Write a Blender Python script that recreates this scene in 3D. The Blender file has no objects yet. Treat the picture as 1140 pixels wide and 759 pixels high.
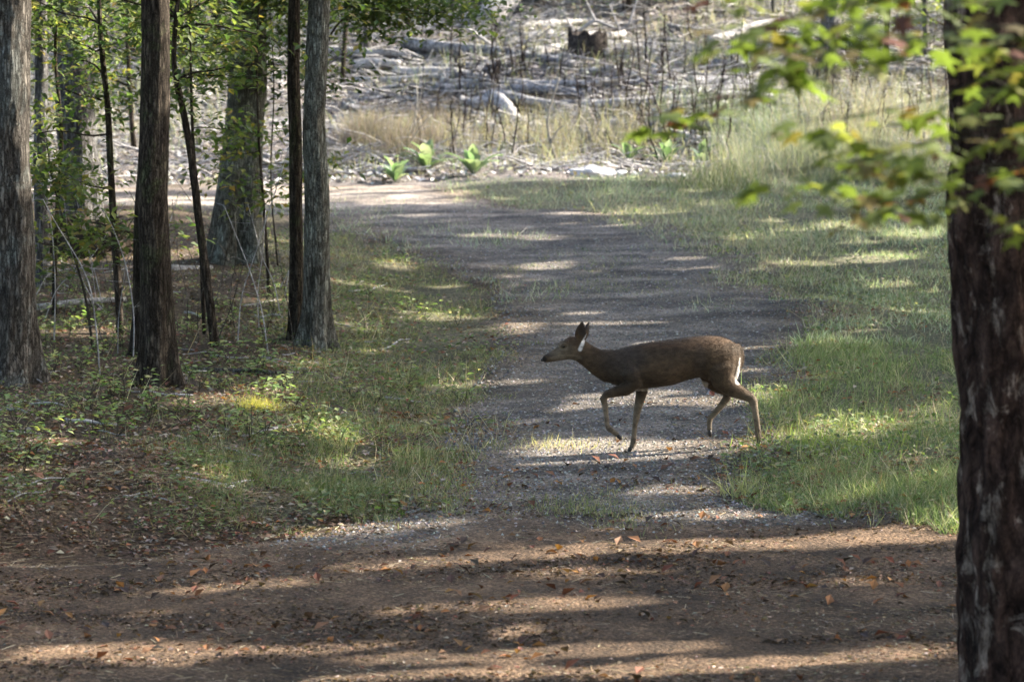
import bpy, math, random
import numpy as np
from mathutils import Vector, Matrix
random.seed(7)
rng = np.random.default_rng(11)
C = bpy.data.collections.new('place'); bpy.context.scene.collection.children.link(C)
scene = bpy.context.scene
R = math.radians

# ------------------------------------------------------------------ camera, sky, sun, exposure
PITCH = R(3.5)
FPX = 3904.0                       # focal length in photograph pixels (1140 wide)
cam = bpy.data.cameras.new('camera'); camo = bpy.data.objects.new('camera', cam); C.objects.link(camo)
cam.sensor_width = 36; cam.lens = 36 * FPX / 1140
cam.clip_start = .5; cam.clip_end = 2000
camo.location = (0, 0, 0); camo.rotation_euler = (R(90) - PITCH, 0, 0)
cam.dof.use_dof = True; cam.dof.focus_distance = 30.2; cam.dof.aperture_fstop = 3.2
scene.camera = camo

SUN_EL = R(33); SUN_AZ = R(16)     # azimuth measured from +X (right) towards +Y (away)
SD = np.array([math.cos(SUN_EL) * math.cos(SUN_AZ), math.cos(SUN_EL) * math.sin(SUN_AZ), math.sin(SUN_EL)])
w = bpy.data.worlds.new('World'); scene.world = w; w.use_nodes = True
nt = w.node_tree; nt.nodes.clear()
sky = nt.nodes.new('ShaderNodeTexSky'); sky.sky_type = 'NISHITA'; sky.sun_disc = False
sky.sun_elevation = SUN_EL; sky.sun_rotation = math.atan2(SD[0], SD[1])
sky.dust_density = 3.0; sky.ozone_density = .5; sky.air_density = .9
bg = nt.nodes.new('ShaderNodeBackground'); bg.inputs['Strength'].default_value = .135
ow = nt.nodes.new('ShaderNodeOutputWorld')
nt.links.new(sky.outputs[0], bg.inputs[0]); nt.links.new(bg.outputs[0], ow.inputs[0])
sl = bpy.data.lights.new('sun', 'SUN'); sl.energy = 5.0; sl.angle = R(.5); sl.color = (1, .91, .77)
so = bpy.data.objects.new('sun', sl); C.objects.link(so)
so.rotation_euler = Vector(SD).to_track_quat('Z', 'Y').to_euler(); so.location = (40, 10, 40)
vs = scene.view_settings
vs.view_transform = 'Standard'; vs.look = 'None'; vs.gamma = 1; vs.use_curve_mapping = False; vs.exposure = 2.25

# ------------------------------------------------------------------ noise and terrain
def _h(i, j, k, s):
    n = (i * 374761393 + j * 668265263 + k * 2147483647 + s * 974711) & 0xffffffff
    n = ((n ^ (n >> 13)) * 1274126177) & 0xffffffff
    n = n ^ (n >> 16)
    return (n & 0xffff) / 65535.0
def noise3(x, y, z, s=0):
    x, y, z = np.broadcast_arrays(np.asarray(x, float), np.asarray(y, float), np.asarray(z, float))
    i, j, k = np.floor(x).astype(np.int64), np.floor(y).astype(np.int64), np.floor(z).astype(np.int64)
    u, v, t = x - i, y - j, z - k
    u, v, t = u * u * (3 - 2 * u), v * v * (3 - 2 * v), t * t * (3 - 2 * t)
    r = 0
    for a in (0, 1):
        for b in (0, 1):
            for c in (0, 1):
                r = r + (u if a else 1 - u) * (v if b else 1 - v) * (t if c else 1 - t) * _h(i + a, j + b, k + c, s)
    return r
def noise2(x, y, s=0): return noise3(x, y, np.zeros_like(np.asarray(x, float)), s)
def sstep(a, b, x):
    t = np.clip((np.asarray(x, float) - a) / (b - a), 0, 1); return t * t * (3 - 2 * t)

# path edges: (photograph row, left edge, right edge) on the main slope
_rows = [(759, -500, 1500), (650, -300, 1500), (612, 130, 1300), (590, 330, 1000), (562, 450, 840), (500, 500, 862), (450, 505, 850), (400, 555, 905),
         (350, 560, 920), (320, 545, 860), (290, 475, 840), (260, 405, 800), (240, 330, 700), (225, 150, 560), (212, -300, 500), (205, -600, 470)]
def row_y(r): return 30.0 * 600 / (r + 100.0)
_PY = np.array([row_y(r[0]) for r in _rows])
_PL = np.array([(r[1] - 570) / FPX * row_y(r[0]) for r in _rows])
_PR = np.array([(r[2] - 570) / FPX * row_y(r[0]) for r in _rows])
def path_d(x, y):
    """signed distance-like: positive inside the path"""
    l = np.interp(y, _PY, _PL); r = np.interp(y, _PY, _PR)
    d = np.minimum(x - l, r - x)
    d = np.minimum(d, (59.0 - y) * 1.5)
    return d
def gz(x, y):
    x = np.asarray(x, float); y = np.asarray(y, float)
    z = -4.604 + .0612 * np.minimum(y, 130)
    near = -1.75 + 0 * y
    k = sstep(7, 20, y); z = z * k + near * (1 - k)
    z = z + .18 * np.log1p(np.exp(np.clip((np.minimum(y, 108) - 60.5) / 1.2, -30, 30))) * 1.2
    z = z + .022 * np.clip(x, -3.5, 3.5)
    l = np.interp(y, _PY, _PL)
    bank = sstep(.1, 2.6, l - x) * sstep(21, 25, y) * (1 - sstep(50, 56, y))
    z = z + .28 * bank
    bk2 = sstep(-2.6, -4.6, x) * sstep(19, 22, y) * (1 - sstep(25, 28, y)); z = z + .16 * bk2
    inp = sstep(-.1, .8, path_d(x, y))
    z = z + (noise2(x * .6, y * .6, 3) - .5) * (.05 + .12 * (1 - inp)) + (noise2(x * 2.3, y * 2.3, 4) - .5) * (.012 + .035 * (1 - inp))
    hill = sstep(60, 64, y)
    z = z + hill * (noise2(x * .35, y * .35, 5) - .5) * .9
    far = sstep(16, 40, np.abs(x)); z = z + far * (noise2(x * .05, y * .05, 6) - .3) * 3
    return z
CP, SP = math.cos(PITCH), math.sin(PITCH)
def ray(px, py):
    u = (px - 570) / FPX; v = (379.5 - py) / FPX
    return np.array([u, CP + v * SP, -SP + v * CP])
def on(px, py, lo=19., hi=140.):
    """ground point under a row/column of the layout sketch"""
    d = ray(px, py); ts = np.linspace(lo, hi, 2400)
    P = d[None, :] * ts[:, None]
    below = P[:, 2] < gz(P[:, 0], P[:, 1])
    i = int(np.argmax(below)) if below.any() else len(ts) - 1
    p = P[i]; return np.array([p[0], p[1], float(gz(p[0], p[1]))])
def pt(px, py, Y):
    d = ray(px, py); return d * (Y / d[1])
def pix(P):
    P = np.asarray(P, float)
    dy = P[..., 1] * CP - P[..., 2] * SP
    up = P[..., 1] * SP + P[..., 2] * CP
    return 570 + FPX * P[..., 0] / dy, 379.5 - FPX * up / dy

# ------------------------------------------------------------------ object helpers
def tag(o, label=None, cat=None, group=None, kind=None):
    if label: o['label'] = label
    if cat: o['category'] = cat
    if group: o['group'] = group
    if kind: o['kind'] = kind
    return o
def empty(name, loc=(0, 0, 0)):
    o = bpy.data.objects.new(name, None); o.location = tuple(float(v) for v in loc); o.empty_display_size = .2; C.objects.link(o); return o
class MB:
    def __init__(s): s.v = []; s.f = []; s.c = []; s.n = 0
    def add(s, v, f, col=None):
        v = np.asarray(v, float).reshape(-1, 3); f = np.asarray(f, np.int64)
        s.f.append(f + s.n); s.v.append(v); s.n += len(v)
        if col is None: col = (1, 1, 1)
        col = np.asarray(col, float)
        if col.ndim == 1: col = np.repeat(col[None, :3], len(v), 0)
        s.c.append(col[:, :3])
    def scatter(s, tv, tf, pos, rot, scl, col):
        """tv (k,3) template, tf (m,q); pos (N,3); rot (N,3,3); scl (N,) or (N,3); col (N,3)"""
        tv = np.asarray(tv, float); tf = np.asarray(tf, np.int64)
        N = len(pos)
        if N == 0: return
        scl = np.asarray(scl, float)
        if scl.ndim == 1: scl = np.repeat(scl[:, None], 3, 1)
        L = tv[None] * scl[:, None, :]
        W = np.einsum('nij,nkj->nki', rot, L) + np.asarray(pos)[:, None, :]
        k = len(tv)
        F = (tf[None] + (np.arange(N) * k)[:, None, None]).reshape(-1, tf.shape[1])
        s.add(W.reshape(-1, 3), F, np.repeat(np.asarray(col), k, 0))
    def build(s, name, mat, parent=None, smooth=False, origin=None):
        me = bpy.data.meshes.new(name)
        v = np.concatenate(s.v) if s.v else np.zeros((0, 3))
        if origin is not None: v = v - np.asarray(origin, float)[None]
        me.vertices.add(len(v)); me.vertices.foreach_set('co', v.astype(np.float32).ravel())
        tot = sum(f.size for f in s.f); npoly = sum(len(f) for f in s.f)
        me.loops.add(tot); me.polygons.add(npoly)
        me.loops.foreach_set('vertex_index', np.concatenate([f.ravel() for f in s.f]).astype(np.int32))
        ls = np.concatenate([np.full(len(f), f.shape[1]) for f in s.f])
        st = np.concatenate([[0], np.cumsum(ls)[:-1]])
        me.polygons.foreach_set('loop_start', st.astype(np.int32))
        me.polygons.foreach_set('use_smooth', np.full(npoly, smooth))
        me.update(calc_edges=True)
        a = me.color_attributes.new('col', 'FLOAT_COLOR', 'POINT')
        c = np.concatenate(s.c); c4 = np.ones((len(c), 4), np.float32); c4[:, :3] = c
        a.data.foreach_set('color', c4.ravel())
        me.materials.append(mat)
        o = bpy.data.objects.new(name, me); C.objects.link(o)
        if parent is not None: o.parent = parent
        elif origin is not None: o.location = tuple(float(t) for t in origin)
        return o
def frames(dirs, roll=None):
    """rotation matrices whose local Y runs along dirs, local Z is random-rolled 'up'"""
    d = dirs / (np.linalg.norm(dirs, axis=1, keepdims=True) + 1e-9)
    up = np.zeros_like(d); up[:, 2] = 1
    x = np.cross(d, up); bad = np.linalg.norm(x, axis=1) < 1e-3; x[bad] = (1, 0, 0)
    x /= np.linalg.norm(x, axis=1, keepdims=True); z = np.cross(x, d)
    if roll is not None:
        c, s_ = np.cos(roll)[:, None], np.sin(roll)[:, None]
        x, z = x * c + z * s_, z * c - x * s_
    return np.stack([x, d, z], axis=2)
def rdirs(n, zlo=-1, zhi=1):
    a = rng.uniform(0, 2 * math.pi, n); z = rng.uniform(zlo, zhi, n); r = np.sqrt(np.clip(1 - z * z, 0, 1))
    return np.stack([r * np.cos(a), r * np.sin(a), z], 1)
def cols(n, palette, jit=.18):
    p = np.array(palette, float); i = rng.integers(0, len(p), n)
    return np.clip(p[i] * rng.uniform(1 - jit, 1 + jit, (n, 1)) * rng.uniform(1 - jit * .35, 1 + jit * .35, (n, 3)), 0, 1)
LEAF_V = [(0, 0, 0), (.28, .42, .07), (0, 1, -.06), (-.28, .42, .07), (0, .45, 0)]
LEAF_F = [(0, 1, 4), (1, 2, 4), (0, 4, 3), (3, 4, 2)]
SPRAY_V = [(0, 0, 0), (.3, .35, .05), (.1, 1, -.05), (-.3, .5, .08)]
SPRAY_F = [(0, 1, 2, 3)]
BLADE_V = [(-.5, 0, 0), (.5, 0, 0), (.38, .5, .0), (-.38, .5, .0), (.05, 1, 0), (-.05, 1, 0)]   # x width, y length
def tube(mb, pts, rad, n=8, col=(1, 1, 1), cap=True, rough=0, seed=0):
    P = np.asarray(pts, float); rad = np.asarray(rad, float) * np.ones(len(P)); m = len(P)
    T = np.gradient(P, axis=0); T /= np.linalg.norm(T, axis=1, keepdims=True) + 1e-9
    ref = np.array([0, 0, 1.]) if abs(T[:, 2].mean()) < .8 else np.array([0, 1., 0])
    X = np.cross(T, ref); X /= np.linalg.norm(X, axis=1, keepdims=True) + 1e-9; Y = np.cross(T, X)
    a = np.linspace(0, 2 * math.pi, n, endpoint=False)
    rr = rad[:, None] * np.ones((m, n))
    if rough:
        L = np.concatenate([[0], np.cumsum(np.linalg.norm(np.diff(P, axis=0), axis=1))])
        rr = rr * (1 + rough * (noise3(np.cos(a)[None] * 2 + 9, np.sin(a)[None] * 2 + 9, (L / max(rad.max() * 2.5, .01))[:, None] + seed, seed) - .5) * 2)
    V = P[:, None] + rr[:, :, None] * (np.cos(a)[None, :, None] * X[:, None] + np.sin(a)[None, :, None] * Y[:, None])
    i = np.arange(m - 1)[:, None] * n; j = np.arange(n)[None]; jn = (j + 1) % n
    F = np.stack([i + j, i + jn, i + n + jn, i + n + j], -1).reshape(-1, 4)
    V = V.reshape(-1, 3)
    c = np.asarray(col, float)
    if cap:
        V = np.vstack([V, P[0], P[-1]]); b0 = m * n
        Fc = [(j_, (j_ + 1) % n, b0, b0) for j_ in range(n)]
        mb.add(V, F[:, ::-1], c)
        base = mb.n - len(V)
        t1 = np.array([((k + 1) % n, k, b0) for k in range(n)]); t2 = np.array([((m - 1) * n + k, (m - 1) * n + (k + 1) % n, b0 + 1) for k in range(n)])
        mb.f.append(np.vstack([t1, t2])[:, ::-1] + base)
    else: mb.add(V, F[:, ::-1], c)
def bend(p0, p1, n=8, amp=.1, sag=0, seed=None):
    p0, p1 = np.asarray(p0, float), np.asarray(p1, float); t = np.linspace(0, 1, n)[:, None]
    P = p0 + (p1 - p0) * t; L = np.linalg.norm(p1 - p0)
    k = rng.normal(size=(3, 3)) * amp * L
    for q in range(3): P = P + np.sin(t * math.pi * (q + 1)) * k[q] / (q + 1) ** 1.3
    P[:, 2] += np.sin(t[:, 0] * math.pi) * sag * L
    return P

# ------------------------------------------------------------------ materials
def mat(name, rough=.85, spec=.25):
    m = bpy.data.materials.new(name); m.use_nodes = True; n = m.node_tree
    b = n.nodes['Principled BSDF']; b.inputs['Roughness'].default_value = rough; b.inputs['Specular IOR Level'].default_value = spec
    return m, n, b
def N(n, t, **k):
    q = n.nodes.new(t)
    for a, v in k.items(): setattr(q, a, v)
    return q
def tex(n, scale, detail=6, rough=.6, stretch=None, kind='Object', dist=0):
    co = N(n, 'ShaderNodeTexCoord'); t = N(n, 'ShaderNodeTexNoise')
    t.inputs['Scale'].default_value = scale; t.inputs['Detail'].default_value = detail; t.inputs['Roughness'].default_value = rough; t.inputs['Distortion'].default_value = dist
    if stretch:
        mp = N(n, 'ShaderNodeMapping'); mp.inputs['Scale'].default_value = stretch
        n.links.new(co.outputs[kind], mp.inputs[0]); n.links.new(mp.outputs[0], t.inputs['Vector'])
    else: n.links.new(co.outputs[kind], t.inputs['Vector'])
    return t
def ramp(n, src, stops):
    r = N(n, 'ShaderNodeValToRGB'); e = r.color_ramp.elements
    while len(e) < len(stops): e.new(.5)
    for q, (p, c) in zip(e, stops): q.position = p; q.color = (*c, 1)
    n.links.new(src, r.inputs[0]); return r
def mix(n, a, b, f, mode='MIX'):
    m = N(n, 'ShaderNodeMix', data_type='RGBA', blend_type=mode)
    for s_, v in ((m.inputs[0], f), (m.inputs[6], a), (m.inputs[7], b)):
        if isinstance(v, (int, float)): s_.default_value = v
        elif isinstance(v, tuple): s_.default_value = (*v, 1)
        else: n.links.new(v, s_)
    return m.outputs[2]
def bump(n, b, src, s=.5, d=.02):
    q = N(n, 'ShaderNodeBump'); q.inputs['Strength'].default_value = s; q.inputs['Distance'].default_value = d
    n.links.new(src, q.inputs['Height']); n.links.new(q.outputs[0], b.inputs['Normal']); return q

def leaf_mat(name, trans=.45, rough=.55):
    m = bpy.data.materials.new(name); m.use_nodes = True; n = m.node_tree; n.nodes.clear()
    at = N(n, 'ShaderNodeVertexColor', layer_name='col')
    d = N(n, 'ShaderNodeBsdfPrincipled'); d.inputs['Roughness'].default_value = rough; d.inputs['Specular IOR Level'].default_value = .3
    t = N(n, 'ShaderNodeBsdfTranslucent'); g = N(n, 'ShaderNodeMix', data_type='RGBA', blend_type='MULTIPLY')
    g.inputs[0].default_value = 1; g.inputs[7].default_value = (1.4, 1.55, .75, 1)
    n.links.new(at.outputs[0], d.inputs['Base Color']); n.links.new(at.outputs[0], g.inputs[6]); n.links.new(g.outputs[2], t.inputs[0])
    mx = N(n, 'ShaderNodeMixShader'); mx.inputs[0].default_value = trans
    n.links.new(d.outputs[0], mx.inputs[1]); n.links.new(t.outputs[0], mx.inputs[2])
    o = N(n, 'ShaderNodeOutputMaterial'); n.links.new(mx.outputs[0], o.inputs[0]); return m
M_leaf = leaf_mat('leaf'); M_grass = leaf_mat('grass_blade', .35, .6); M_litter = leaf_mat('dry_leaf', .15, .7)

def bark_mat(name, dark, light, scale=9, stretch=(1, 1, .22), lich_or_sunfleck=None, lam=.0, bs=.9, bd=.03, plate=False, fs=.85):
    m, n, b = mat(name, .9, .12)
    a = tex(n, scale, 8, .68, stretch, dist=1.1); f = tex(n, scale * 5, 6, .75, (1, 1, .55), dist=.5); big = tex(n, 7 if plate else 2.6, 6, .7, (1, 1, .45 if plate else .7), dist=.6)
    co = N(n, 'ShaderNodeTexCoord'); mp = N(n, 'ShaderNodeMapping'); mp.inputs['Scale'].default_value = (1, 1, .2 if plate else .16); n.links.new(co.outputs['Object'], mp.inputs[0])
    wv = N(n, 'ShaderNodeVectorMath', operation='MULTIPLY_ADD'); wv.inputs[1].default_value = (.05, .05, .05); n.links.new(f.outputs['Color'], wv.inputs[0]); n.links.new(mp.outputs[0], wv.inputs[2])
    vo = N(n, 'ShaderNodeTexVoronoi', feature='DISTANCE_TO_EDGE'); vo.inputs['Scale'].default_value = scale * (1.1 if plate else 2.4); n.links.new(wv.outputs[0], vo.inputs['Vector'])
    fis = ramp(n, vo.outputs['Distance'], [(0, (.16, .15, .14)), (.12 if plate else .16, (.75, .75, .75)), (.4, (1, 1, 1))])
    r = ramp(n, a.outputs[0], [(.34, dark), (.5, tuple((p + q) / 2 for p, q in zip(dark, light))), (.66, light)])
    c = mix(n, r.outputs[0], ramp(n, f.outputs[0], [(.3, (.4, .4, .4)), (.7, (1.5, 1.5, 1.5))]).outputs[0], .9, 'MULTIPLY')
    if lich_or_sunfleck:
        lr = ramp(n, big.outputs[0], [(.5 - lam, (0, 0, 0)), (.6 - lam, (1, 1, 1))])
        l2 = mix(n, lich_or_sunfleck, ramp(n, f.outputs[0], [(.35, (.4, .4, .4)), (.65, (1.3, 1.3, 1.3))]).outputs[0], .9, 'MULTIPLY')
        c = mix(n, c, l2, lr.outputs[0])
    c = mix(n, c, fis.outputs[0], .7 if plate else fs, 'MULTIPLY')
    n.links.new(c, b.inputs['Base Color'])
    mn = N(n, 'ShaderNodeMath', operation='MINIMUM'); mn.inputs[1].default_value = .22; n.links.new(vo.outputs['Distance'], mn.inputs[0])
    ad = N(n, 'ShaderNodeMath', operation='MULTIPLY_ADD'); ad.inputs[1].default_value = 3.0
    ad2 = N(n, 'ShaderNodeMath', operation='MULTIPLY_ADD'); ad2.inputs[1].default_value = .5
    n.links.new(mn.outputs[0], ad.inputs[0]); n.links.new(a.outputs[0], ad.inputs[2]); n.links.new(f.outputs[0], ad2.inputs[0]); n.links.new(ad.outputs[0], ad2.inputs[2])
    bump(n, b, ad2.outputs[0], bs, bd); return m
M_oak = bark_mat('oak_bark', (.055, .046, .038), (.28, .255, .225), 13, lich_or_sunfleck=(.27, .28, .26), lam=-.0)
M_lich = bark_mat('lichen_bark', (.09, .083, .065), (.34, .335, .29), 15, lich_or_sunfleck=(.38, .4, .35), lam=.03)
M_grey = bark_mat('grey_bark', (.09, .084, .08), (.33, .32, .32), 14, lich_or_sunfleck=(.34, .35, .35), lam=.0)
M_dark = bark_mat('dark_bark', (.028, .021, .016), (.17, .14, .11), 14, lich_or_sunfleck=(.12, .13, .07), lam=-.02)
M_sap = bark_mat('sapling_bark', (.05, .045, .035), (.14, .13, .1), 25, fs=.2)
M_pine = bark_mat('pine_bark', (.022, .012, .01), (.16, .098, .077), 9, (1, 1, .5), lich_or_sunfleck=(.5, .4, .33), lam=-.045, bs=1, bd=.06, plate=True)  # pale plate flakes, with sun flecks painted into the bark colour
M_dead = bark_mat('dead_wood', (.22, .21, .215), (.75, .73, .74), 14, (1, 1, 1), bs=.6, fs=.35)
M_log = bark_mat('weathered_log', (.09, .088, .095), (.5, .5, .53), 7, (1, 1, 1), bs=.8, fs=.5)
M_char = bark_mat('charred_wood', (.035, .031, .03), (.2, .17, .155), 14, (1, 1, 1))
M_stalk = bark_mat('dead_stalk', (.03, .024, .023), (.12, .095, .088), 25, (1, 1, .3), fs=.2)
M_straw = bark_mat('pale_stick', (.4, .37, .31), (.75, .7, .62), 20, (1, 1, .3), fs=.1)
m, n, b = mat('rock', .9); a = tex(n, 6, 8, .7); r = ramp(n, a.outputs[0], [(.3, (.22, .22, .23)), (.65, (.62, .62, .64))]); n.links.new(r.outputs[0], b.inputs['Base Color']); bump(n, b, a.outputs[0], .8, .05); M_rock = m
m, n, b = mat('soil_roots', .95); a = tex(n, 9, 8, .7); r = ramp(n, a.outputs[0], [(.3, (.012, .01, .008)), (.7, (.075, .055, .04))]); n.links.new(r.outputs[0], b.inputs['Base Color']); bump(n, b, a.outputs[0], 1, .08); M_soil = m

# ground material: forest soil with moss, litter; greener where grass grows (attribute)
m, n, b = mat('forest_ground', .95, .1)
at_ = N(n, 'ShaderNodeVertexColor', layer_name='col')
a = tex(n, 3.2, 9, .7); c_ = tex(n, 26, 8, .75); d_ = tex(n, 90, 5, .7)
r1 = ramp(n, c_.outputs[0], [(.34, (.2, .2, .2)), (.5, (.85, .85, .85)), (.66, (2.1, 2.0, 1.9))])
r2 = ramp(n, a.outputs[0], [(.35, (.7, .72, .75)), (.65, (1.3, 1.25, 1.2))])
q = mix(n, at_.outputs[0], r1.outputs[0], 1, 'MULTIPLY'); q = mix(n, q, r2.outputs[0], 1, 'MULTIPLY')
n.links.new(q, b.inputs['Base Color'])
ad = N(n, 'ShaderNodeMath', operation='ADD'); n.links.new(c_.outputs[0], ad.inputs[0]); n.links.new(d_.outputs[0], ad.inputs[1])
bump(n, b, ad.outputs[0], .9, .035); M_ground = m
m, n, b = mat('gravel_track', .92, .2)
at_ = N(n, 'ShaderNodeVertexColor', layer_name='col')
c_ = tex(n, 38, 8, .8); d_ = N(n, 'ShaderNodeTexVoronoi'); d_.inputs['Scale'].default_value = 34
co = N(n, 'ShaderNodeTexCoord'); n.links.new(co.outputs['Object'], d_.inputs['Vector'])
r1 = ramp(n, c_.outputs[0], [(.34, (.2, .2, .2)), (.5, (.8, .8, .8)), (.66, (2.1, 2.05, 2.0))])
a = tex(n, 1.6, 8, .7); r2 = ramp(n, a.outputs[0], [(.38, (.5, .5, .52)), (.62, (1.5, 1.42, 1.35))])
sepc = N(n, 'ShaderNodeRGBToBW'); n.links.new(d_.outputs['Color'], sepc.inputs[0])
r3 = ramp(n, sepc.outputs[0], [(.2, (.6, .6, .6)), (.9, (1.5, 1.5, 1.5))])
q = mix(n, at_.outputs[0], r1.outputs[0], 1, 'MULTIPLY'); q = mix(n, q, r2.outputs[0], 1, 'MULTIPLY'); q = mix(n, q, r3.outputs[0], .7, 'MULTIPLY')
n.links.new(q, b.inputs['Base Color'])
ad = N(n, 'ShaderNodeMath', operation='SUBTRACT'); n.links.new(c_.outputs[0], ad.inputs[0]); n.links.new(d_.outputs['Distance'], ad.inputs[1])
bump(n, b, ad.outputs[0], .9, .03); M_path = m

# ------------------------------------------------------------------ where the canopy lets the sun through (world-space gaps)
# row, column centre, half-widths in sketch pixels on the ground
LIT = [(503, 715, 150, 8), (494, 650, 60, 7), (449, 745, 130, 5.5), (441, 690, 90, 2.5), (610, 780, 340, 7.5), (600, 985, 100, 8), (622, 560, 200, 4), (547, 745, 55, 3.5), (577, 760, 90, 3), (590, 420, 120, 2.5),
       (728, 580, 240, 6.5), (731, 270, 180, 5.5), (748, 600, 300, 3), (640, 640, 90, 2.5), (655, 250, 120, 2.5), (742, 800, 300, 4), (725, 120, 160, 5), (678, 570, 170, 5.5), (448, 235, 60, 5), (452, 290, 22, 9), (478, 355, 30, 4),
       (478, 930, 55, 13), (470, 1020, 40, 6), (300, 600, 40, 3), (320, 1000, 45, 4), (318, 990, 30, 8), (290, 900, 50, 3), (385, 930, 60, 2), (395, 650, 30, 2),
       (352, 480, 40, 3), (368, 90, 60, 6), (405, 320, 40, 3), (214, 400, 110, 7), (224, 250, 200, 5), (225, 470, 60, 4), (262, 560, 50, 3), (285, 980, 50, 5), (262, 1010, 40, 4), (520, 400, 60, 4), (508, 1010, 40, 4),
       (560, 950, 60, 3)]
LIT3 = [(pt(362, 350, 38.0), .22), (pt(296, 262, 46.0), .3), (pt(950, 110, 12.2), .3), (pt(900, 205, 12.6), .22), (pt(1080, 60, 11.8), .2), (pt(205, 92, 38), .25), (pt(850, 70, 12.5), .2), (pt(60, 150, 40), .5), (pt(150, 140, 42), .5), (pt(450, 25, 46), 1.2), (pt(520, 30, 46), .5), (pt(300, 90, 41), .5), (pt(805, 400, 30), .12), (pt(1122, 110, 20.7), .07), (pt(1128, 545, 20.7), .08), (pt(1105, 270, 20.7), .05)]      # (point, radius) places above the ground that catch the sun
def lit_mask(P):
    """for canopy points P: True where a leaf would close a gap"""
    P = np.asarray(P, float)
    t = np.zeros(len(P))
    for _ in range(7):
        Q = P - SD[None] * t[:, None]
        t = t + (Q[:, 2] - gz(Q[:, 0], Q[:, 1])) / (SD[2]) * .9
    Q = P - SD[None] * t[:, None]
    px, py = pix(Q); py = py + (noise2(px * .01, py * .06, 21) - .5) * 9 + (noise2(px * .045, py * .25, 22) - .5) * 6; px = px + (noise2(px * .03, py * .12, 23) - .5) * 50
    out = np.zeros(len(P), bool)
    ok = Q[:, 1] > 5
    for (cy, cx, rx, ry) in LIT:
        ry = max(ry, .14 * (cy + 100) ** 2 / 18000)
        tilt = math.tan(SUN_AZ) * (cy + 100) / FPX * .9
        out |= ok & (np.abs((px - cx) / rx) ** 3 + np.abs((py - cy + (px - cx) * tilt) / ry) ** 2 < 1)
    hill = ok & (Q[:, 1] > 58.2) & (noise2(Q[:, 0] * .5, Q[:, 1] * .9, 31) > .36)
    out |= hill
    out |= ok & (noise2(Q[:, 0] * 1.3, Q[:, 1] * 1.9, 33) + .12 * noise2(Q[:, 0] * .3, Q[:, 1] * .2, 34) > .95)
    for (c, rad) in LIT3:
        dlt = P - np.asarray(c)[None]; s_ = dlt @ SD
        out |= (s_ > 0) & (np.linalg.norm(dlt - s_[:, None] * SD[None], axis=1) < rad)
    return out

# ------------------------------------------------------------------ ground sheet
def axis(vals): return np.unique(np.round(np.concatenate(vals), 4))
gx = axis([np.linspace(-900, -60, 15), np.linspace(-60, -13, 48), np.linspace(-13, 13, 290), np.linspace(13, 60, 48), np.linspace(60, 900, 15)])
gy = axis([np.linspace(-300, -10, 12), np.linspace(-10, 18, 30), np.linspace(18, 45, 330), np.linspace(45, 85, 290), np.linspace(85, 130, 46), np.linspace(130, 1500, 24)])
X, Y = np.meshgrid(gx, gy, indexing='ij'); Z = gz(X, Y)
def grass_w(px, py):
    """how much grass grows, by sketch position"""
    n_ = noise2(px * .016, py * .05, 91) - .5; m_ = noise2(px * .07, py * .16, 92) - .5
    px, py = px + n_ * 70 + m_ * 36, py + (n_ * 26 + m_ * 18) * sstep(440, 540, py)
    rp = np.array([195, 200, 225, 240, 260, 290, 320, 345, 370, 400, 430, 470, 500, 540, 572, 588, 600])
    re = np.array([900, 470, 520, 600, 700, 800, 830, 870, 905, 880, 850, 838, 835, 822, 850, 1010, 1400])
    e = np.interp(py, rp, re); right = sstep(-25, 25, px - e) * (py > 195) * (py < 600)
    lp = np.array([230, 250, 270, 300, 330, 360, 400, 440, 480, 520, 560, 580, 596])
    le = np.array([330, 400, 425, 480, 545, 570, 560, 525, 560, 548, 480, 400, 250])
    e = np.interp(py, lp, le); left = sstep(-30, 25, e - px) * (py > 232) * (py < 594)
    ll = np.interp(py, [230, 400, 440, 480, 560, 594], [300, 320, 330, 180, 230, 300])
    left = left * (.12 + .88 * sstep(-50, 60, px - ll))
    mid = np.exp(-(((px - 645) / 75) ** 2 + ((py - 562) / 15) ** 2)) + .7 * np.exp(-(((px - 610) / 55) ** 2 + ((py - 300) / 14) ** 2)) + .6 * np.exp(-(((px - 700) / 90) ** 2 + ((py - 320) / 10) ** 2))
    return np.clip(right, 0, 1), np.clip(left, 0, 1), np.clip(mid, 0, 1)
PX, PY = pix(np.stack([X, Y, Z], -1)); vis = (Y > 15)
gr, gl, gm = grass_w(PX, PY); g = np.where(vis, np.clip(gr + gl * .8, 0, 1), .2)
litter = np.array([.1, .075, .058]); green = np.array([.17, .17, .115]); hillc = np.array([.19, .175, .17])
col = litter[None, None] * (1 - g[..., None]) + green[None, None] * g[..., None]
hk = sstep(57.6, 59.2, Y)[..., None]; col = col * (1 - hk) + hillc * hk
col = col * (.75 + .5 * noise2(X * .8, Y * .8, 8))[..., None]
mb = MB(); nx, ny = X.shape
ii = (np.arange(nx - 1)[:, None] * ny + np.arange(ny - 1)[None]).reshape(-1)
mb.add(np.stack([X, Y, Z], -1).reshape(-1, 3), np.stack([ii, ii + ny, ii + ny + 1, ii + 1], -1), col.reshape(-1, 3))
tag(mb.build('ground', M_ground, smooth=True), kind='structure')
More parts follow.
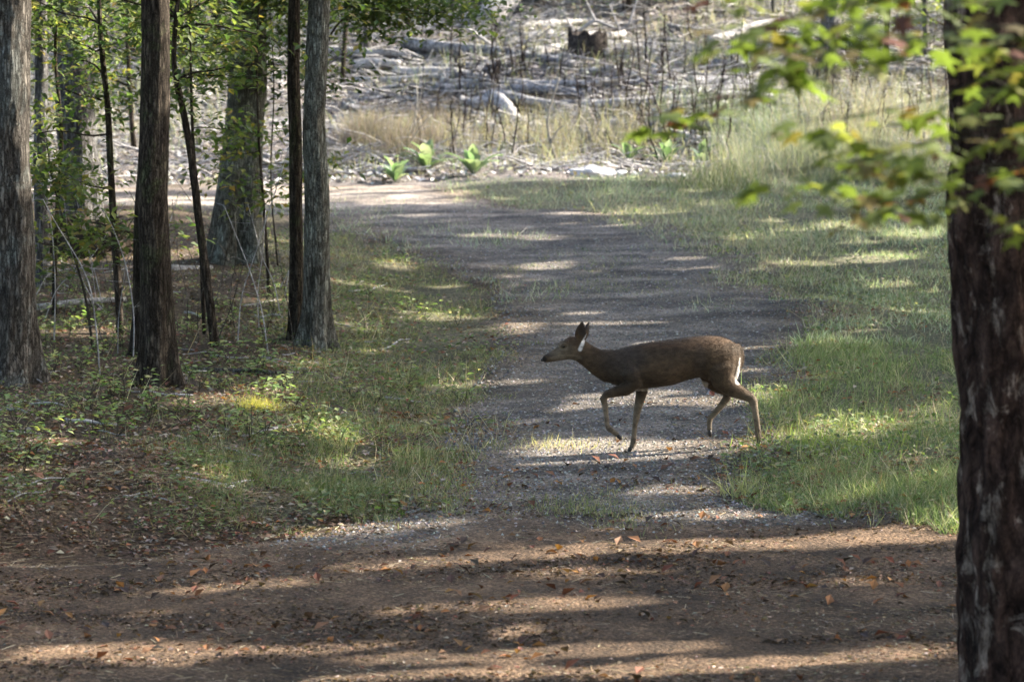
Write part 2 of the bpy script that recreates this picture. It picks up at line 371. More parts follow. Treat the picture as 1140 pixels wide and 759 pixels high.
# path sheet: rises out of the ground inside its ragged edge
sx = np.linspace(-14, 11, 330); sy = np.concatenate([np.linspace(6, 19.9, 30), np.linspace(20, 46, 330), np.linspace(46.1, 59.5, 150)])
X, Y = np.meshgrid(sx, sy, indexing='ij')
d = path_d(X, Y) + (noise2(X * 1.7, Y * 1.1, 12) - .5) * .7 + (noise2(X * 6, Y * 4, 13) - .5) * .25
Z = gz(X, Y) + .012 * np.clip(d * 5, -3, 1) + .004
fg = 1 - sstep(25.3, 27.3, Y + (noise2(X * .9, Y * .9, 14) - .5) * 2.2 - 1.3 * sstep(-.6, -2.4, X))
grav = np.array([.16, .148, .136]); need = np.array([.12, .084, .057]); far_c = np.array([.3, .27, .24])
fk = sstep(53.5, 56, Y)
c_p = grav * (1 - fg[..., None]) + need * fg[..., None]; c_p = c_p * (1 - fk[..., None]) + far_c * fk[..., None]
c_p = c_p * (.55 + .9 * noise2(X * .7, Y * 2.2, 15))[..., None]
edge = (1 - sstep(0, 1.1, path_d(X, Y) + (noise2(X * 2, Y * 1.5, 16) - .5) * .9))[..., None] * (Y > 26)[..., None]; c_p = c_p * (1 - edge * .8) + np.array([.13, .105, .078]) * edge * .8
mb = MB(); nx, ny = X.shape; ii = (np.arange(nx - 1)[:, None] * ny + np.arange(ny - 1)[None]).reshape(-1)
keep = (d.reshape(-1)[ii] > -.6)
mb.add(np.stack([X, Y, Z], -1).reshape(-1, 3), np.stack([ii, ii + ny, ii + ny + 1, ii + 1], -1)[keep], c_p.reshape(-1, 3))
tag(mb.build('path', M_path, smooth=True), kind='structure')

# ------------------------------------------------------------------ trees
def trunk_mesh(name, M, root, pts, rad, fine_top, n=40, amp=.06, fiss=7, seed=0, flare=.5, flare_h=.5, smooth=True):
    """lofted trunk with fissured bark; pts polyline (world) of the axis, radius per point"""
    P = np.asarray(pts, float); rad = np.asarray(rad, float)
    L = np.concatenate([[0], np.cumsum(np.linalg.norm(np.diff(P, axis=0), axis=1))])
    s = np.concatenate([np.arange(0, min(fine_top, L[-1]), .035), np.linspace(min(fine_top, L[-1]), L[-1], 26)[(0 if fine_top < L[-1] else 25):]])
    A = np.stack([np.interp(s, L, P[:, k]) for k in range(3)], 1)
    k = np.ones(7) / 7
    for c in (0, 1):
        pad = np.pad(A[:, c], 3, mode='edge'); A[:, c] = np.convolve(pad, k, 'valid')
    r = np.interp(s, L, rad)
    a = np.linspace(0, 2 * math.pi, n, endpoint=False)
    fl = np.exp(-s / flare_h)[:, None] * flare * (.6 + .55 * np.sin(a[None] * 4 + seed) + .35 * np.sin(a[None] * 7 + seed * 2))
    ca, sa = np.cos(a)[None] * fiss / 2.5, np.sin(a)[None] * fiss / 2.5
    nz = noise3(ca + 30, sa + 30, s[:, None] * 2.2 + seed, seed); n2 = noise3(ca * 2.6 + 70, sa * 2.6 + 70, s[:, None] * 7 + seed, seed + 1)
    rid = 1 - np.abs(nz * 2 - 1)
    rr = r[:, None] * (1 + np.clip(fl, -.1, 2) + amp * ((nz - .5) * 2 + (n2 - .5) * 1.1) + .12 * (noise3(np.cos(a)[None] + 5, np.sin(a)[None] + 5, s[:, None] * .8, seed + 3) - .5))
    V = np.stack([A[:, 0:1] + rr * np.cos(a), A[:, 1:2] + rr * np.sin(a), A[:, 2:3] + 0 * rr], -1)
    m_ = len(s); i = np.arange(m_ - 1)[:, None] * n; j = np.arange(n)[None]; jn = (j + 1) % n
    F = np.stack([i + j, i + jn, i + n + jn, i + n + j], -1).reshape(-1, 4)
    mb = MB(); mb.add(V.reshape(-1, 3), F)
    return mb.build(name, M, root, smooth=smooth, origin=tuple(root.location))
GREENS = [(.08, .12, .04), (.11, .15, .055), (.065, .1, .038), (.15, .17, .07), (.09, .12, .055)]
DEEP = [(.035, .06, .018), (.045, .075, .02), (.06, .085, .025)]
YELL = [(.24, .25, .08), (.24, .19, .07), (.16, .19, .07), (.13, .16, .06)]
def leaf_cloud(mb, centers, n, spread, size, palette, flat=.35, cull=True, V=LEAF_V, F=LEAF_F, cen_pick=None):
    c = np.asarray(centers, float); i = rng.integers(0, len(c), n)
    p = c[i] + rng.normal(size=(n, 3)) * np.array(spread)
    d_ = rdirs(n, -.7, flat); sz = rng.uniform(size[0], size[1], n); tp = p + d_ * sz[:, None]
    k = ~(lit_mask(p) | lit_mask(tp)) if cull else np.ones(n, bool)
    p = p[k]; m_ = len(p)
    mb.scatter(V, F, p, frames(d_[k], rng.uniform(-.9, .9, m_)), sz[k], cols(m_, palette))
    return m_

def limbs(mb, top_pts, count, length, r0, up=.35, seed=0):
    ends = []
    for k in range(count):
        b0 = top_pts[rng.integers(0, len(top_pts))]
        a = rng.uniform(0, 2 * math.pi); L = length * rng.uniform(.6, 1.1)
        e = b0 + np.array([math.cos(a) * L, math.sin(a) * L, up * L * rng.uniform(.3, 1.5)])
        P = bend(b0, e, 7, .05)
        if (mb.n or k < count - 1) and b0[1] < 60 and lit_mask(P).any(): ends += [P[3], P[5]]; continue
        tube(mb, P, np.linspace(r0, r0 * .25, 7), 6)
        ends += [P[3], P[4], P[5], P[6]]
        for q in range(2):
            e2 = P[4] + rng.normal(size=3) * L * .3; P2 = bend(P[4], e2, 5, .06); tube(mb, P2, np.linspace(r0 * .4, r0 * .12, 5), 5); ends.append(P2[-1]); ends.append(P2[2])
    return np.array(ends)

# --- the stand of trees that shades the track from the right (outside the picture)
stand = []
LC = np.array([row_y(c[0]) - (c[1] - 570) / FPX * row_y(c[0]) * math.tan(SUN_AZ) for c in LIT if c[2] >= 85 and c[0] > 230])
for gx_, y0, y1 in ((11.5, 18, 52), (17, 15, 78), (23.5, 18, 86), (31, 24, 92)):
    yy = y0
    while yy < y1:
        x_, y_ = gx_ + rng.uniform(-1.3, 1.3), yy + rng.uniform(-1.2, 1.2)
        for _ in range(40):
            if not (np.abs((y_ - x_ * math.tan(SUN_AZ)) - LC) < .36).any(): break
            x_, y_ = gx_ + rng.uniform(-1.6, 1.6), yy + rng.uniform(-2.6, 2.6)
        hgt = rng.uniform(14, 19); stand.append((x_, y_, hgt, rng.uniform(3.3, 4.2)))
        yy += 6.6
cr = np.array([(x, y, float(gz(x, y)) + h * .58, r, h * .44) for x, y, h, r in stand])
NS = 120000
gyv = rng.uniform(14, 61, NS); gxv = rng.uniform(-1, 1, NS) * (gyv * .15 + 2.2)
G = np.stack([gxv, gyv, gz(gxv, gyv)], 1)
sc_ = np.stack([cr[:, 3], cr[:, 3], cr[:, 4]], 1)
own = np.full(NS, -1); pos = np.zeros((NS, 3)); wsum = np.zeros(NS)
for k in range(len(cr)):
    o_ = (G - cr[k, :3]) / sc_[k]; d_ = SD / sc_[k]
    A_ = d_ @ d_; B_ = o_ @ d_; C_ = (o_ * o_).sum(1) - 1; disc = B_ * B_ - A_ * C_
    hit = disc > 0; rt = np.sqrt(np.clip(disc, 0, None)); t0 = (-B_ - rt) / A_; t1 = (-B_ + rt) / A_
    ln = np.where(hit & (t0 > 0), t1 - t0, 0); wsum += ln
    take = rng.uniform(0, 1, NS) * wsum < ln; take &= ln > 0
    tt = t0 + (t1 - t0) * rng.uniform(0, 1, NS)
    own[take] = k; pos[take] = (G + SD[None] * tt[:, None])[take]
rot_ = frames(rdirs(NS, -.6, .5), rng.uniform(-1, 1, NS)); sz_ = rng.uniform(.26, .42, NS)
tip_ = pos + rot_[:, :, 1] * sz_[:, None]
clear = ~(lit_mask(pos) | lit_mask(tip_) | lit_mask((pos + tip_) / 2))
for k, (x, y, h, r) in enumerate(stand):
    z0 = float(gz(x, y)); root = empty('hardwood_tree', (x, y, z0))
    tag(root, 'tall hardwood of the shading stand to the right of the track', 'tree', 'trees of the stand right of the track')
    mb = MB(); P = bend((x, y, z0 - .2), (x + rng.uniform(-.6, .6), y + rng.uniform(-.6, .6), z0 + h * .95), 12, .01)
    tube(mb, P, np.linspace(.2, .04, 12), 12, rough=.06, seed=k); ends = limbs(mb, P[5:], 9, r * .8, .055)
    mb.build('trunk', M_dark, root, True, origin=(x, y, z0))
    mb = MB(); s_ = (own == k) & clear; p = pos[s_]; m_ = len(p)
    mb.scatter(SPRAY_V, SPRAY_F, p, rot_[s_], sz_[s_], cols(m_, GREENS))
    leaf_cloud(mb, ends, 900, (.7, .7, .5), (.16, .3), GREENS, V=SPRAY_V, F=SPRAY_F)
    mb.build('crown', M_leaf, root, origin=(x, y, z0))

# --- the trees one sees
def big_tree(name, label, base, px_top, width_px, M, height=15, seed=0, fine=6.5, n=48, amp=.06, fiss=7, flare=.6, flare_h=.3, crown=8000, cat='tree', cr_r=2.6, clean=5.5, group=None, topscale=.9):
    """base: ground point; px_top: column at which the trunk leaves the top of the picture; width_px at mid height"""
    x, y, z = base; s_ = FPX / y; r = width_px / s_ / 2
    tp = pt(px_top, 0, y); dzv = tp[2] - z
    lean = (tp[0] - x) / max(dzv, .5)
    k = np.linspace(0, 1, 24); hh = -.15 + k * (height + .15)
    wob = (np.sin(hh * 1.7 + seed) * .035 + np.sin(hh * 3.9 + seed * 2) * .014) * np.clip(hh, 0, 1) * min(1, r / .12)
    LX = x + np.where(hh < dzv, lean * hh, lean * dzv + lean * .3 * (hh - dzv)) + wob * .6
    pts = np.stack([LX, y + wob, z + hh], 1)
    rad = r * np.interp(hh, [0, dzv, height], [1.06, topscale, .18])
    root = empty(name, base); tag(root, label, cat, group)
    trunk_mesh('trunk', M, root, pts, rad, min(fine, dzv + 1.2), n=n, amp=amp, fiss=fiss, seed=seed, flare=flare, flare_h=flare_h)
    mb = MB(); tops = pts[pts[:, 2] > z + clean]
    ends = limbs(mb, tops, 10, cr_r, r * .35); mb.build('limbs', M, root, True, origin=base)
    if crown:
        mb = MB(); leaf_cloud(mb, ends, crown, (.55, .55, .4), (.14, .26), GREENS, V=SPRAY_V, F=SPRAY_F); mb.build('crown', M_leaf, root, origin=base)
    return root
def pine_trunk():
    base = on(1131, 775); base[2] = gz(base[0], base[1])
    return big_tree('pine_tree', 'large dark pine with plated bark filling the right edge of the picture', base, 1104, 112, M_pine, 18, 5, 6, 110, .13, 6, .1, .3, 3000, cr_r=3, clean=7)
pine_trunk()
big_tree('oak_tree', 'furrowed trunk with pale right side at the left picture edge', on(14, 428), 11, 50, M_oak, 16, 1, n=64, amp=.09, fiss=6, flare=.8)
big_tree('hardwood_tree', 'straight dark brown trunk with mossy flank standing in front of a thinner one', on(176, 432), 171, 34, M_dark, 15, 2, n=64, flare=1.1)
big_tree('hardwood_tree', 'thin dark trunk standing close behind the straight mossy one', on(157, 396), 166, 19, M_dark, 13, 3, n=36, flare=.8)
big_tree('oak_tree', 'thick grey oak with widening foot beside the far bend of the track', on(263, 291), 279, 46, M_lich, 16, 4, n=64, amp=.07, fiss=8, flare=.7, flare_h=.7, topscale=.85)
big_tree('hardwood_tree', 'dark trunk on the left of the touching pair', on(329, 378), 328, 15, M_dark, 13, 6, n=44, flare=.9, amp=.08)
big_tree('hardwood_tree', 'mottled grey trunk with bright foot on the right of the touching pair', on(351, 386), 354, 27, M_lich, 14, 7, n=64, flare=1.1, amp=.08)
big_tree('oak_tree', 'pale grey trunk rising behind the dark root mound', on(92, 284), 82, 43, M_grey, 16, 8, n=56, flare=.35, flare_h=.7)
big_tree('hardwood_tree', 'slender grey trunk at the far left between the edge oak and the root mound', on(48, 320), 44, 15, M_grey, 12, 9, n=28, flare=.2)
big_tree('hardwood_tree', 'distant grey trunk on the cleared hillside under the blurred branch', on(922, 96), 926, 24, M_grey, 14, 10, n=32, flare=.4, crown=2500)

# saplings: thin bent stems with leaf sprays
def sapling(label, base, way, r0, nleaf=500, tw=9, size=(.05, .1), pal=GREENS, M=M_dark, spray=(.35, .25, .18), lo=.25, group=None, name='sapling', blen=1.1, lean=0):
    base = np.asarray(base, float); P = [base - (0, 0, .1)] + [pt(px, py, base[1] + lean * k) for k, (px, py) in enumerate(way)]
    P = np.array(P); t = np.linspace(0, 1, len(P)); q = np.linspace(0, 1, 26); Q = np.stack([np.interp(q, t, P[:, k]) for k in range(3)], 1)
    for c in (0, 1, 2):
        pad = np.pad(Q[:, c], 2, mode='edge'); Q[1:-1, c] = np.convolve(pad, np.ones(5) / 5, 'valid')[1:-1]
    root = empty(name, base); tag(root, label, 'sapling', group)
    mb = MB(); tube(mb, Q, np.linspace(r0, r0 * .45, 26), 10, rough=.1); mb.build('stem', M, root, True, origin=base)
    mb = MB(); cs = []
    for k in range(tw):
        i = rng.integers(int(26 * lo), 26); a = rng.uniform(0, 2 * math.pi); L = blen * rng.uniform(.4, 1.1)
        e = Q[i] + np.array([math.cos(a) * L, math.sin(a) * L * .7, rng.uniform(-.15, .4) * L])
        B = bend(Q[i], e, 7, .05); tube(mb, B, np.linspace(r0 * .28, r0 * .08, 7), 5, cap=False); cs += list(B[2:])
    if tw: mb.build('twigs', M, root, True, origin=base)
    nleaf = int(nleaf * 1.7); size = (size[0] * 1.3, size[1] * 1.35)
    if nleaf and cs:
        mb = MB(); c = np.array(cs); i = rng.integers(0, len(c), nleaf); p = c[i] + rng.normal(size=(nleaf, 3)) * np.array(spray) * .6
        d_ = rdirs(nleaf, -.75, .15); mb.scatter(LEAF_V, LEAF_F, p, frames(d_, rng.uniform(-.6, .6, nleaf)), rng.uniform(*size, nleaf), cols(nleaf, pal, .3))
        mb.build('foliage', M_leaf, root, origin=base)
    return root
sapling('thin dark sapling winding up in front of the grey trunk at left', on(134, 372), [(131, 300), (123, 200), (121, 120), (113, 60), (110, 0), (108, -60)], .045, 520, 12)
sapling('curved dark sapling leaning between the mossy trunk and the thick oak', on(240, 386), [(232, 320), (222, 250), (214, 180), (204, 120), (196, 90), (192, 60), (198, 0)], .05, 420, 10, lo=.5)
sapling('thin straight sapling beside the curved dark one', on(228, 372), [(222, 240), (214, 150), (212, 60), (212, -20)], .022, 420, 9, lo=.45)
sapling('leafy young tree with yellow green sprays behind the edge oak', on(60, 352), [(62, 250), (70, 150), (60, 60), (66, -30)], .03, 800, 14, lo=.2, pal=GREENS + YELL)
sapling('leafy young tree spreading over the foot of the grey trunk at left', on(105, 392), [(96, 330), (78, 270), (60, 210), (52, 160)], .014, 500, 10, M=M_sap, lo=.35, pal=GREENS + YELL, blen=.7)
sapling('understory tree with hanging leaves in front of the thick oak', on(300, 330), [(296, 260), (288, 160), (285, 60), (290, -30)], .02, 800, 15, lo=.35, blen=1.2, pal=GREENS + YELL)
sapling('understory tree with fine leaves between the oak and the touching pair', on(310, 296), [(300, 200), (306, 100), (300, 0), (304, -60)], .011, 700, 13, lo=.45, pal=DEEP + GREENS)
sapling('young tree hanging dense green sprays at the top beside the touching pair', on(354, 300), [(352, 200), (354, 100), (358, 0), (385, -100)], .03, 2600, 30, lo=.68, blen=2.2, pal=GREENS + YELL[:1], spray=(.4, .35, .25))
sapling('leafy young tree at the top left beyond the mossy trunk', on(180, 300), [(186, 180), (188, 60), (190, -60)], .03, 1100, 16, lo=.5, blen=1.3, pal=GREENS + YELL)
sapling('arching understory tree trailing leafy sprays to the right of the touching pair at the top', on(352, 292), [(352, 200), (353, 100), (362, 40), (395, 8), (445, 2), (500, 22)], .02, 1250, 24, lo=.6, blen=1.2, spray=(.3, .3, .25))
# bare arching twigs low in the left wood
for q, (b0, way) in enumerate([((112, 418), [(108, 370), (100, 310), (60, 245), (48, 222)]), ((148, 400), [(150, 350), (140, 290), (118, 235), (96, 222)]), ((60, 380), [(62, 320), (58, 250), (40, 170)]),
        ((264, 380), [(268, 330), (285, 280), (322, 165)]), ((35, 330), [(52, 305), (80, 298), (140, 300)]), ((300, 395), [(292, 345), (278, 300), (250, 230)]), ((130, 350), [(100, 330), (78, 280), (70, 210)])]):
    sapling('bare arching twig in the shaded wood on the left', on(*b0), way, .008, 0, 5, M=M_dead, group='bare twigs in the left wood', name='bare_twig', blen=.5)

for k in range(30):
    px = rng.uniform(20, 330); py = rng.uniform(300, 400); dx = rng.normal() * 35
    sapling('fine dead twig standing in the shade of the left wood', on(px, py), [(px + dx * .4 + rng.normal() * 6, py - 40), (px + dx * .9, py - rng.uniform(70, 110)), (px + dx * 1.5, py - rng.uniform(110, 170))], rng.uniform(.004, .007), 0, 4, M=M_dead if k % 3 == 0 else M_oak, group='fine dead twigs in the left wood', name='bare_twig', blen=.45, lo=.3)
# background trees on and over the hill
bgspots = [(30, 150, 14), (70, 120, 20), (150, 165, 16), (212, 120, 18), (240, 60, 22), (330, 110, 14), (380, 95, 16), (410, 60, 20), (455, 35, 16), (500, 15, 16), (700, 12, 16), (722, 8, 10), (790, 5, 18), (860, 20, 14),
           (985, 70, 14), (1030, 60, 16), (1060, 90, 14), (880, -5, 18), (640, -12, 18), (560, -14, 20), (960, 8, 18), (760, -14, 14), (1120, 40, 18), (10, 60, 18), (120, 70, 16), (290, 50, 16)]
for k, (px, py, wd) in enumerate(bgspots):
    b0 = on(px, py); x, y, z = b0; root = empty('young_tree', b0)
    tag(root, 'slender sunlit young tree on the cleared slope behind the track', 'tree', 'young trees on the far slope')
    h = rng.uniform(5, 9); P = bend(b0 - (0, 0, .2), b0 + (rng.uniform(-.8, .8), rng.uniform(-.5, .5), h), 12, .015)
    mb = MB(); tube(mb, P, np.linspace(wd / 60 * .3, .03, 12) * rng.uniform(.5, 1), 10, rough=.1); ends = limbs(mb, P[2:], 9, 1.5, .03); mb.build('trunk', M_grey if k % 2 else M_dark, root, True, origin=b0)
    mb = MB(); nl = 1500; leaf_cloud(mb, ends, nl, (.5, .5, .4), (.08, .16), GREENS + YELL, cull=False); mb.build('crown', M_leaf, root, origin=b0)
# forest edge on top of the hill, closing the view from any side
for k in range(46):
    x = -60 + k * 2.7 + rng.uniform(-1, 1); y = rng.uniform(88, 112); b0 = np.array([x, y, float(gz(x, y))]); root = empty('forest_tree', b0)
    tag(root, 'tall tree of the forest edge crowning the far slope', 'tree', 'forest edge above the far slope')
    h = rng.uniform(11, 17); P = bend(b0 - (0, 0, .3), b0 + (rng.uniform(-1, 1), 0, h), 10, .01); mb = MB(); tube(mb, P, np.linspace(.22, .05, 10), 10, rough=.08); ends = limbs(mb, P[1:], 14, 3, .06); mb.build('trunk', M_grey if k % 3 else M_dark, root, True, origin=b0)
    mb = MB(); leaf_cloud(mb, ends, 1700, (.8, .8, .7), (.25, .45), GREENS + YELL[:1], cull=False, V=SPRAY_V, F=SPRAY_F); mb.build('crown', M_leaf, root, origin=b0)
# wood continuing to the left
for k in range(26):
    x = rng.uniform(-34, -11); y = rng.uniform(22, 84)
    if x > -.146 * y - 2.5: x = -.146 * y - 2.5 - rng.uniform(0, 3)
    b0 = np.array([x, y, float(gz(x, y))]); root = empty('forest_tree', b0); tag(root, 'tree of the wood continuing left of the track', 'tree', 'wood left of the track')
    h = rng.uniform(12, 16); P = bend(b0 - (0, 0, .3), b0 + (rng.uniform(-1, 1), 0, h), 10, .01); mb = MB(); tube(mb, P, np.linspace(.2, .05, 10), 12, rough=.08); ends = limbs(mb, P[4:], 10, 2.6, .05); mb.build('trunk', M_oak, root, True, origin=b0)
    mb = MB(); leaf_cloud(mb, ends, 1200, (.8, .8, .6), (.25, .45), GREENS, V=SPRAY_V, F=SPRAY_F); mb.build('crown', M_leaf, root, origin=b0)

# unseen wood around and behind the viewpoint, added to cut the sky light
for x, y in ((-6, 6), (-7.5, 13), (-5, -3), (-11, 9), (-10, 18), (-13, 2), (4.5, -4), (6, 6), (8.5, 11), (0, -9), (11, 3), (-16, 14), (7, -10), (-8, -10), (13, 10), (-12.5, 23)):
    b0 = np.array([x, y, float(gz(x, y))]); root = empty('forest_tree', b0); tag(root, 'unseen tree added around the near end of the track to shade off the sky', 'tree', 'unseen shading wood around the near track')
    h = rng.uniform(13, 16); P = bend(b0 - (0, 0, .3), b0 + (rng.uniform(-1, 1), 0, h), 10, .01); mb = MB(); tube(mb, P, np.linspace(.2, .05, 10), 12, rough=.08); ends = limbs(mb, P[4:], 12, 3.2, .05); mb.build('trunk', M_oak, root, True, origin=b0)
    mb = MB(); leaf_cloud(mb, ends, 2600, (.9, .9, .7), (.3, .5), GREENS, V=SPRAY_V, F=SPRAY_F); mb.build('crown', M_leaf, root, origin=b0)

# ------------------------------------------------------------------ the sweetgum whose blurred branches hang in at the right
def star_leaf():
    V = [(0, 0, 0)]; lob = [(-2.25, .62), (-1.75, .3), (-1.15, .85), (-.62, .34), (0, 1.0), (.62, .34), (1.15, .85), (1.75, .3), (2.25, .62)]
    for a, r_ in lob: V.append((math.sin(a) * r_ * .55, .38 + math.cos(a) * r_ * .6, .05 - .12 * r_ * abs(math.sin(a))))
    V.append((0, .36, .04))
    ctr = len(V) - 1; F = [(0, 1, ctr), (len(V) - 2, 0, ctr)] + [(i, i + 1, ctr) for i in range(1, len(V) - 2)]
    return V, F
STAR_V, STAR_F = star_leaf()
def sweetgum():
    Y0 = 12.6; x0 = 2.35; b0 = np.array([x0, Y0, float(gz(x0, Y0))]); root = empty('sweetgum_tree', b0)
    tag(root, 'young sweetgum hanging blurred green and red star leaves across the upper right corner', 'tree')
    P = bend(b0 - (0, 0, .2), b0 + (.1, .2, 7), 12, .01); mb = MB(); tube(mb, P, np.linspace(.06, .02, 12), 10); mb.build('trunk', M_sap, root, True, origin=b0)
    runs = [([(1160, -20), (1040, -8), (930, 8), (850, 30), (812, 33)], 12.2, .2), ([(1170, 40), (1080, 25), (1000, 50), (920, 55), (860, 62)], 11.8, .25),
            ([(1180, 70), (1120, 80), (1040, 110), (960, 128), (890, 135)], 12.4, .5), ([(1180, 120), (1100, 150), (1010, 165), (930, 150)], 12.0, .4),
            ([(940, 30), (880, 70), (830, 105), (760, 118), (700, 140)], 13.2, .6), ([(1190, 170), (1100, 185), (1020, 200), (950, 195), (905, 205)], 12.6, .6),
            ([(1190, 20), (1130, 40), (1090, 70), (1070, 110)], 11.6, .1), ([(1200, 220), (1150, 240), (1120, 245)], 12.2, .3), ([(1150, 130), (1060, 150), (960, 178), (880, 192), (850, 190)], 11.9, .5), ([(1160, 180), (1080, 205), (1010, 222), (950, 228)], 12.5, .7), ([(1150, 60), (1010, 20), (930, 30), (870, 15)], 12.4, .1), ([(1150, -30), (1000, -20), (900, -12), (780, -20)], 12.8, .3)]
    mbB = MB()
    allp = []; allc = []; alls = []; alld = []
    for way, yy, red in runs:
        W = np.array([pt(px, py, yy + k * .08) for k, (px, py) in enumerate(way)]); t = np.linspace(0, 1, len(W)); q = np.linspace(0, 1, 16)
        Q = np.stack([np.interp(q, t, W[:, k]) for k in range(3)], 1); tube(mbB, Q, np.linspace(.006, .002, 16), 6, cap=False)
        j = np.argmin(np.linalg.norm(P - Q[0] - (0, 0, -.3), axis=1)); tube(mbB, bend(P[j], Q[0], 5, .03), np.linspace(.009, .006, 5), 6, cap=False)
        nl = int(4 * np.linalg.norm(np.diff(W, axis=0), axis=1).sum() / .16 * 1.5) + 5
        for k in range(nl):
            c = Q[rng.integers(1, 16)]; a = rng.uniform(0, 2 * math.pi); d_ = np.array([math.cos(a), math.sin(a) * .8, rng.uniform(-.75, .05)])
            allp.append(c + d_ * rng.uniform(.02, .09) + (0, 0, rng.uniform(-.05, .02))); alld.append(d_); alls.append(rng.uniform(.095, .175))
            u = rng.uniform()
            if u < .14 * red + .02: cc = (.11, .042, .028)
            elif u < .3 * red + .08: cc = (.15, .12, .045)
            elif u < .3: cc = (.2, .21, .065)
            else: cc = (.115, .15, .042)
            allc.append(np.array(cc) * rng.uniform(.75, 1.25))
    mbB.build('branches', M_sap, root, True, origin=b0)
    mb = MB(); m_ = len(allp); mb.scatter(STAR_V, STAR_F, np.array(allp), frames(np.array(alld), rng.uniform(-.5, .5, m_)), np.array(alls), np.array(allc)); mb.build('foliage', M_leaf, root, origin=b0)
sweetgum()

# ------------------------------------------------------------------ the deer
def deer():
    S = 494.5
    def p(X_, Y_): return np.array([(X_ - 700) / S, (620 - Y_) / S])
    def loft(secs, n=22, sy=0):
        """secs: (topX, topY, botX, botY, halfwidth, lateral)"""
        mb_v = []
        for (tx, ty, bx, by, hw, lat) in secs:
            t, b_ = p(tx, ty), p(bx, by); c = (t + b_) / 2; h_ = (t - b_) / 2
            a = np.linspace(0, 2 * math.pi, n, endpoint=False)
            ca = np.cos(a); sa = np.sin(a)
            mb_v.append(np.stack([c[0] + h_[0] * ca, lat + hw * np.sign(sa) * np.abs(sa) ** .9, c[1] + h_[1] * ca], 1))
        V = np.concatenate(mb_v); m_ = len(secs); i = np.arange(m_ - 1)[:, None] * n; j = np.arange(n)[None]; jn = (j + 1) % n
        F = [tuple(f) for f in np.stack([i + j, i + jn, i + n + jn, i + n + j], -1).reshape(-1, 4).tolist()]
        F.append(tuple(range(n))[::-1]); F.append(tuple(range((m_ - 1) * n, m_ * n)))
        return V, F
    parts = []
    # torso from chest to rump
    parts.append(loft([(318, 190, 300, 262, .042, 0), (350, 196, 335, 312, .062, 0), (395, 199, 380, 338, .09, 0), (440, 187, 425, 352, .115, 0), (500, 174, 490, 362, .135, 0), (570, 165, 565, 358, .15, 0), (640, 158, 640, 349, .158, 0), (700, 151, 705, 328, .155, 0),
                       (750, 146, 755, 318, .15, 0), (800, 143, 800, 335, .15, 0), (850, 149, 845, 345, .142, 0), (890, 164, 885, 350, .125, 0), (922, 186, 912, 340, .09, 0), (938, 215, 925, 310, .05, 0), (942, 235, 935, 280, .02, 0)]))
    # neck
    parts.append(loft([(238, 148, 205, 232, .045, 0), (268, 152, 232, 240, .047, 0), (295, 172, 262, 262, .05, 0), (335, 194, 300, 296, .058, 0), (400, 196, 350, 330, .075, 0), (450, 190, 420, 335, .09, 0)]))
    # head
    parts.append(loft([(88, 226, 94, 240, .014, 0), (96, 214, 102, 244, .022, 0), (118, 202, 118, 243, .026, 0), (145, 186, 142, 240, .031, 0), (168, 164, 160, 238, .042, 0), (186, 149, 180, 235, .052, 0), (208, 136, 205, 233, .055, 0), (232, 137, 225, 233, .05, 0), (250, 148, 245, 225, .034, 0)]))
    for sd in (-1, 1):   # brow ridge
        parts.append(loft([(158, 166, 156, 182, .012, sd * .032), (176, 156, 176, 180, .016, sd * .044), (196, 150, 194, 184, .012, sd * .042)], 12))
    # legs  (polyline joints with front-back half thickness and lateral half thickness, lateral offset)
    def leg(J, lat):
        secs = []
        P_ = np.array([p(a, b_) for a, b_, *_ in J]); T = np.gradient(P_, axis=0); T /= np.linalg.norm(T, axis=1, keepdims=True)
        n = 16; vs_ = []
        a = np.linspace(0, 2 * math.pi, n, endpoint=False)
        for k, (jx, jy, w1, w2, dl) in enumerate(J):
            nn = np.array([-T[k][1], T[k][0]]); g_ = 1.2 if jy > 365 else 1.05; w1 = w1 / S * g_; w2 = w2 / S * g_
            vs_.append(np.stack([P_[k][0] + nn[0] * w1 * np.cos(a), lat + dl + w2 * np.sin(a), P_[k][1] + nn[1] * w1 * np.cos(a)], 1))
        m_ = len(J); V = np.concatenate(vs_); i = np.arange(m_ - 1)[:, None] * n; j = np.arange(n)[None]; jn = (j + 1) % n
        F = [tuple(f) for f in np.stack([i + j, i + jn, i + n + jn, i + n + j], -1).reshape(-1, 4).tolist()]
        F.append(tuple(range(n))[::-1]); F.append(tuple(range((m_ - 1) * n, m_ * n))); parts.append((V, F))
    leg([(440, 235, 34, 26, .03), (455, 290, 44, 32, 0), (470, 335, 36, 30, 0), (430, 360, 27, 22, 0), (385, 370, 18, 16, 0), (350, 381, 13.5, 12, 0), (338, 396, 13, 12, 0), (346, 425, 10, 9.5, 0), (350, 465, 8.5, 8.5, 0), (354, 505, 9, 9, 0), (362, 520, 11, 10, 0), (382, 536, 8.5, 9, 0), (398, 548, 9.5, 10, 0)], -.085)     # near fore, raised
    leg([(480, 240, 34, 26, -.03), (500, 300, 42, 30, 0), (522, 350, 30, 26, 0), (518, 385, 20, 18, 0), (508, 425, 15.5, 14, 0), (499, 462, 13, 13, 0), (496, 485, 12, 12, 0), (490, 515, 9, 9, 0), (485, 560, 8.5, 8.5, 0), (483, 588, 10.5, 10, 0), (478, 603, 9, 9, 0), (474, 612, 10, 10, 0)], .085)  # far fore, planted
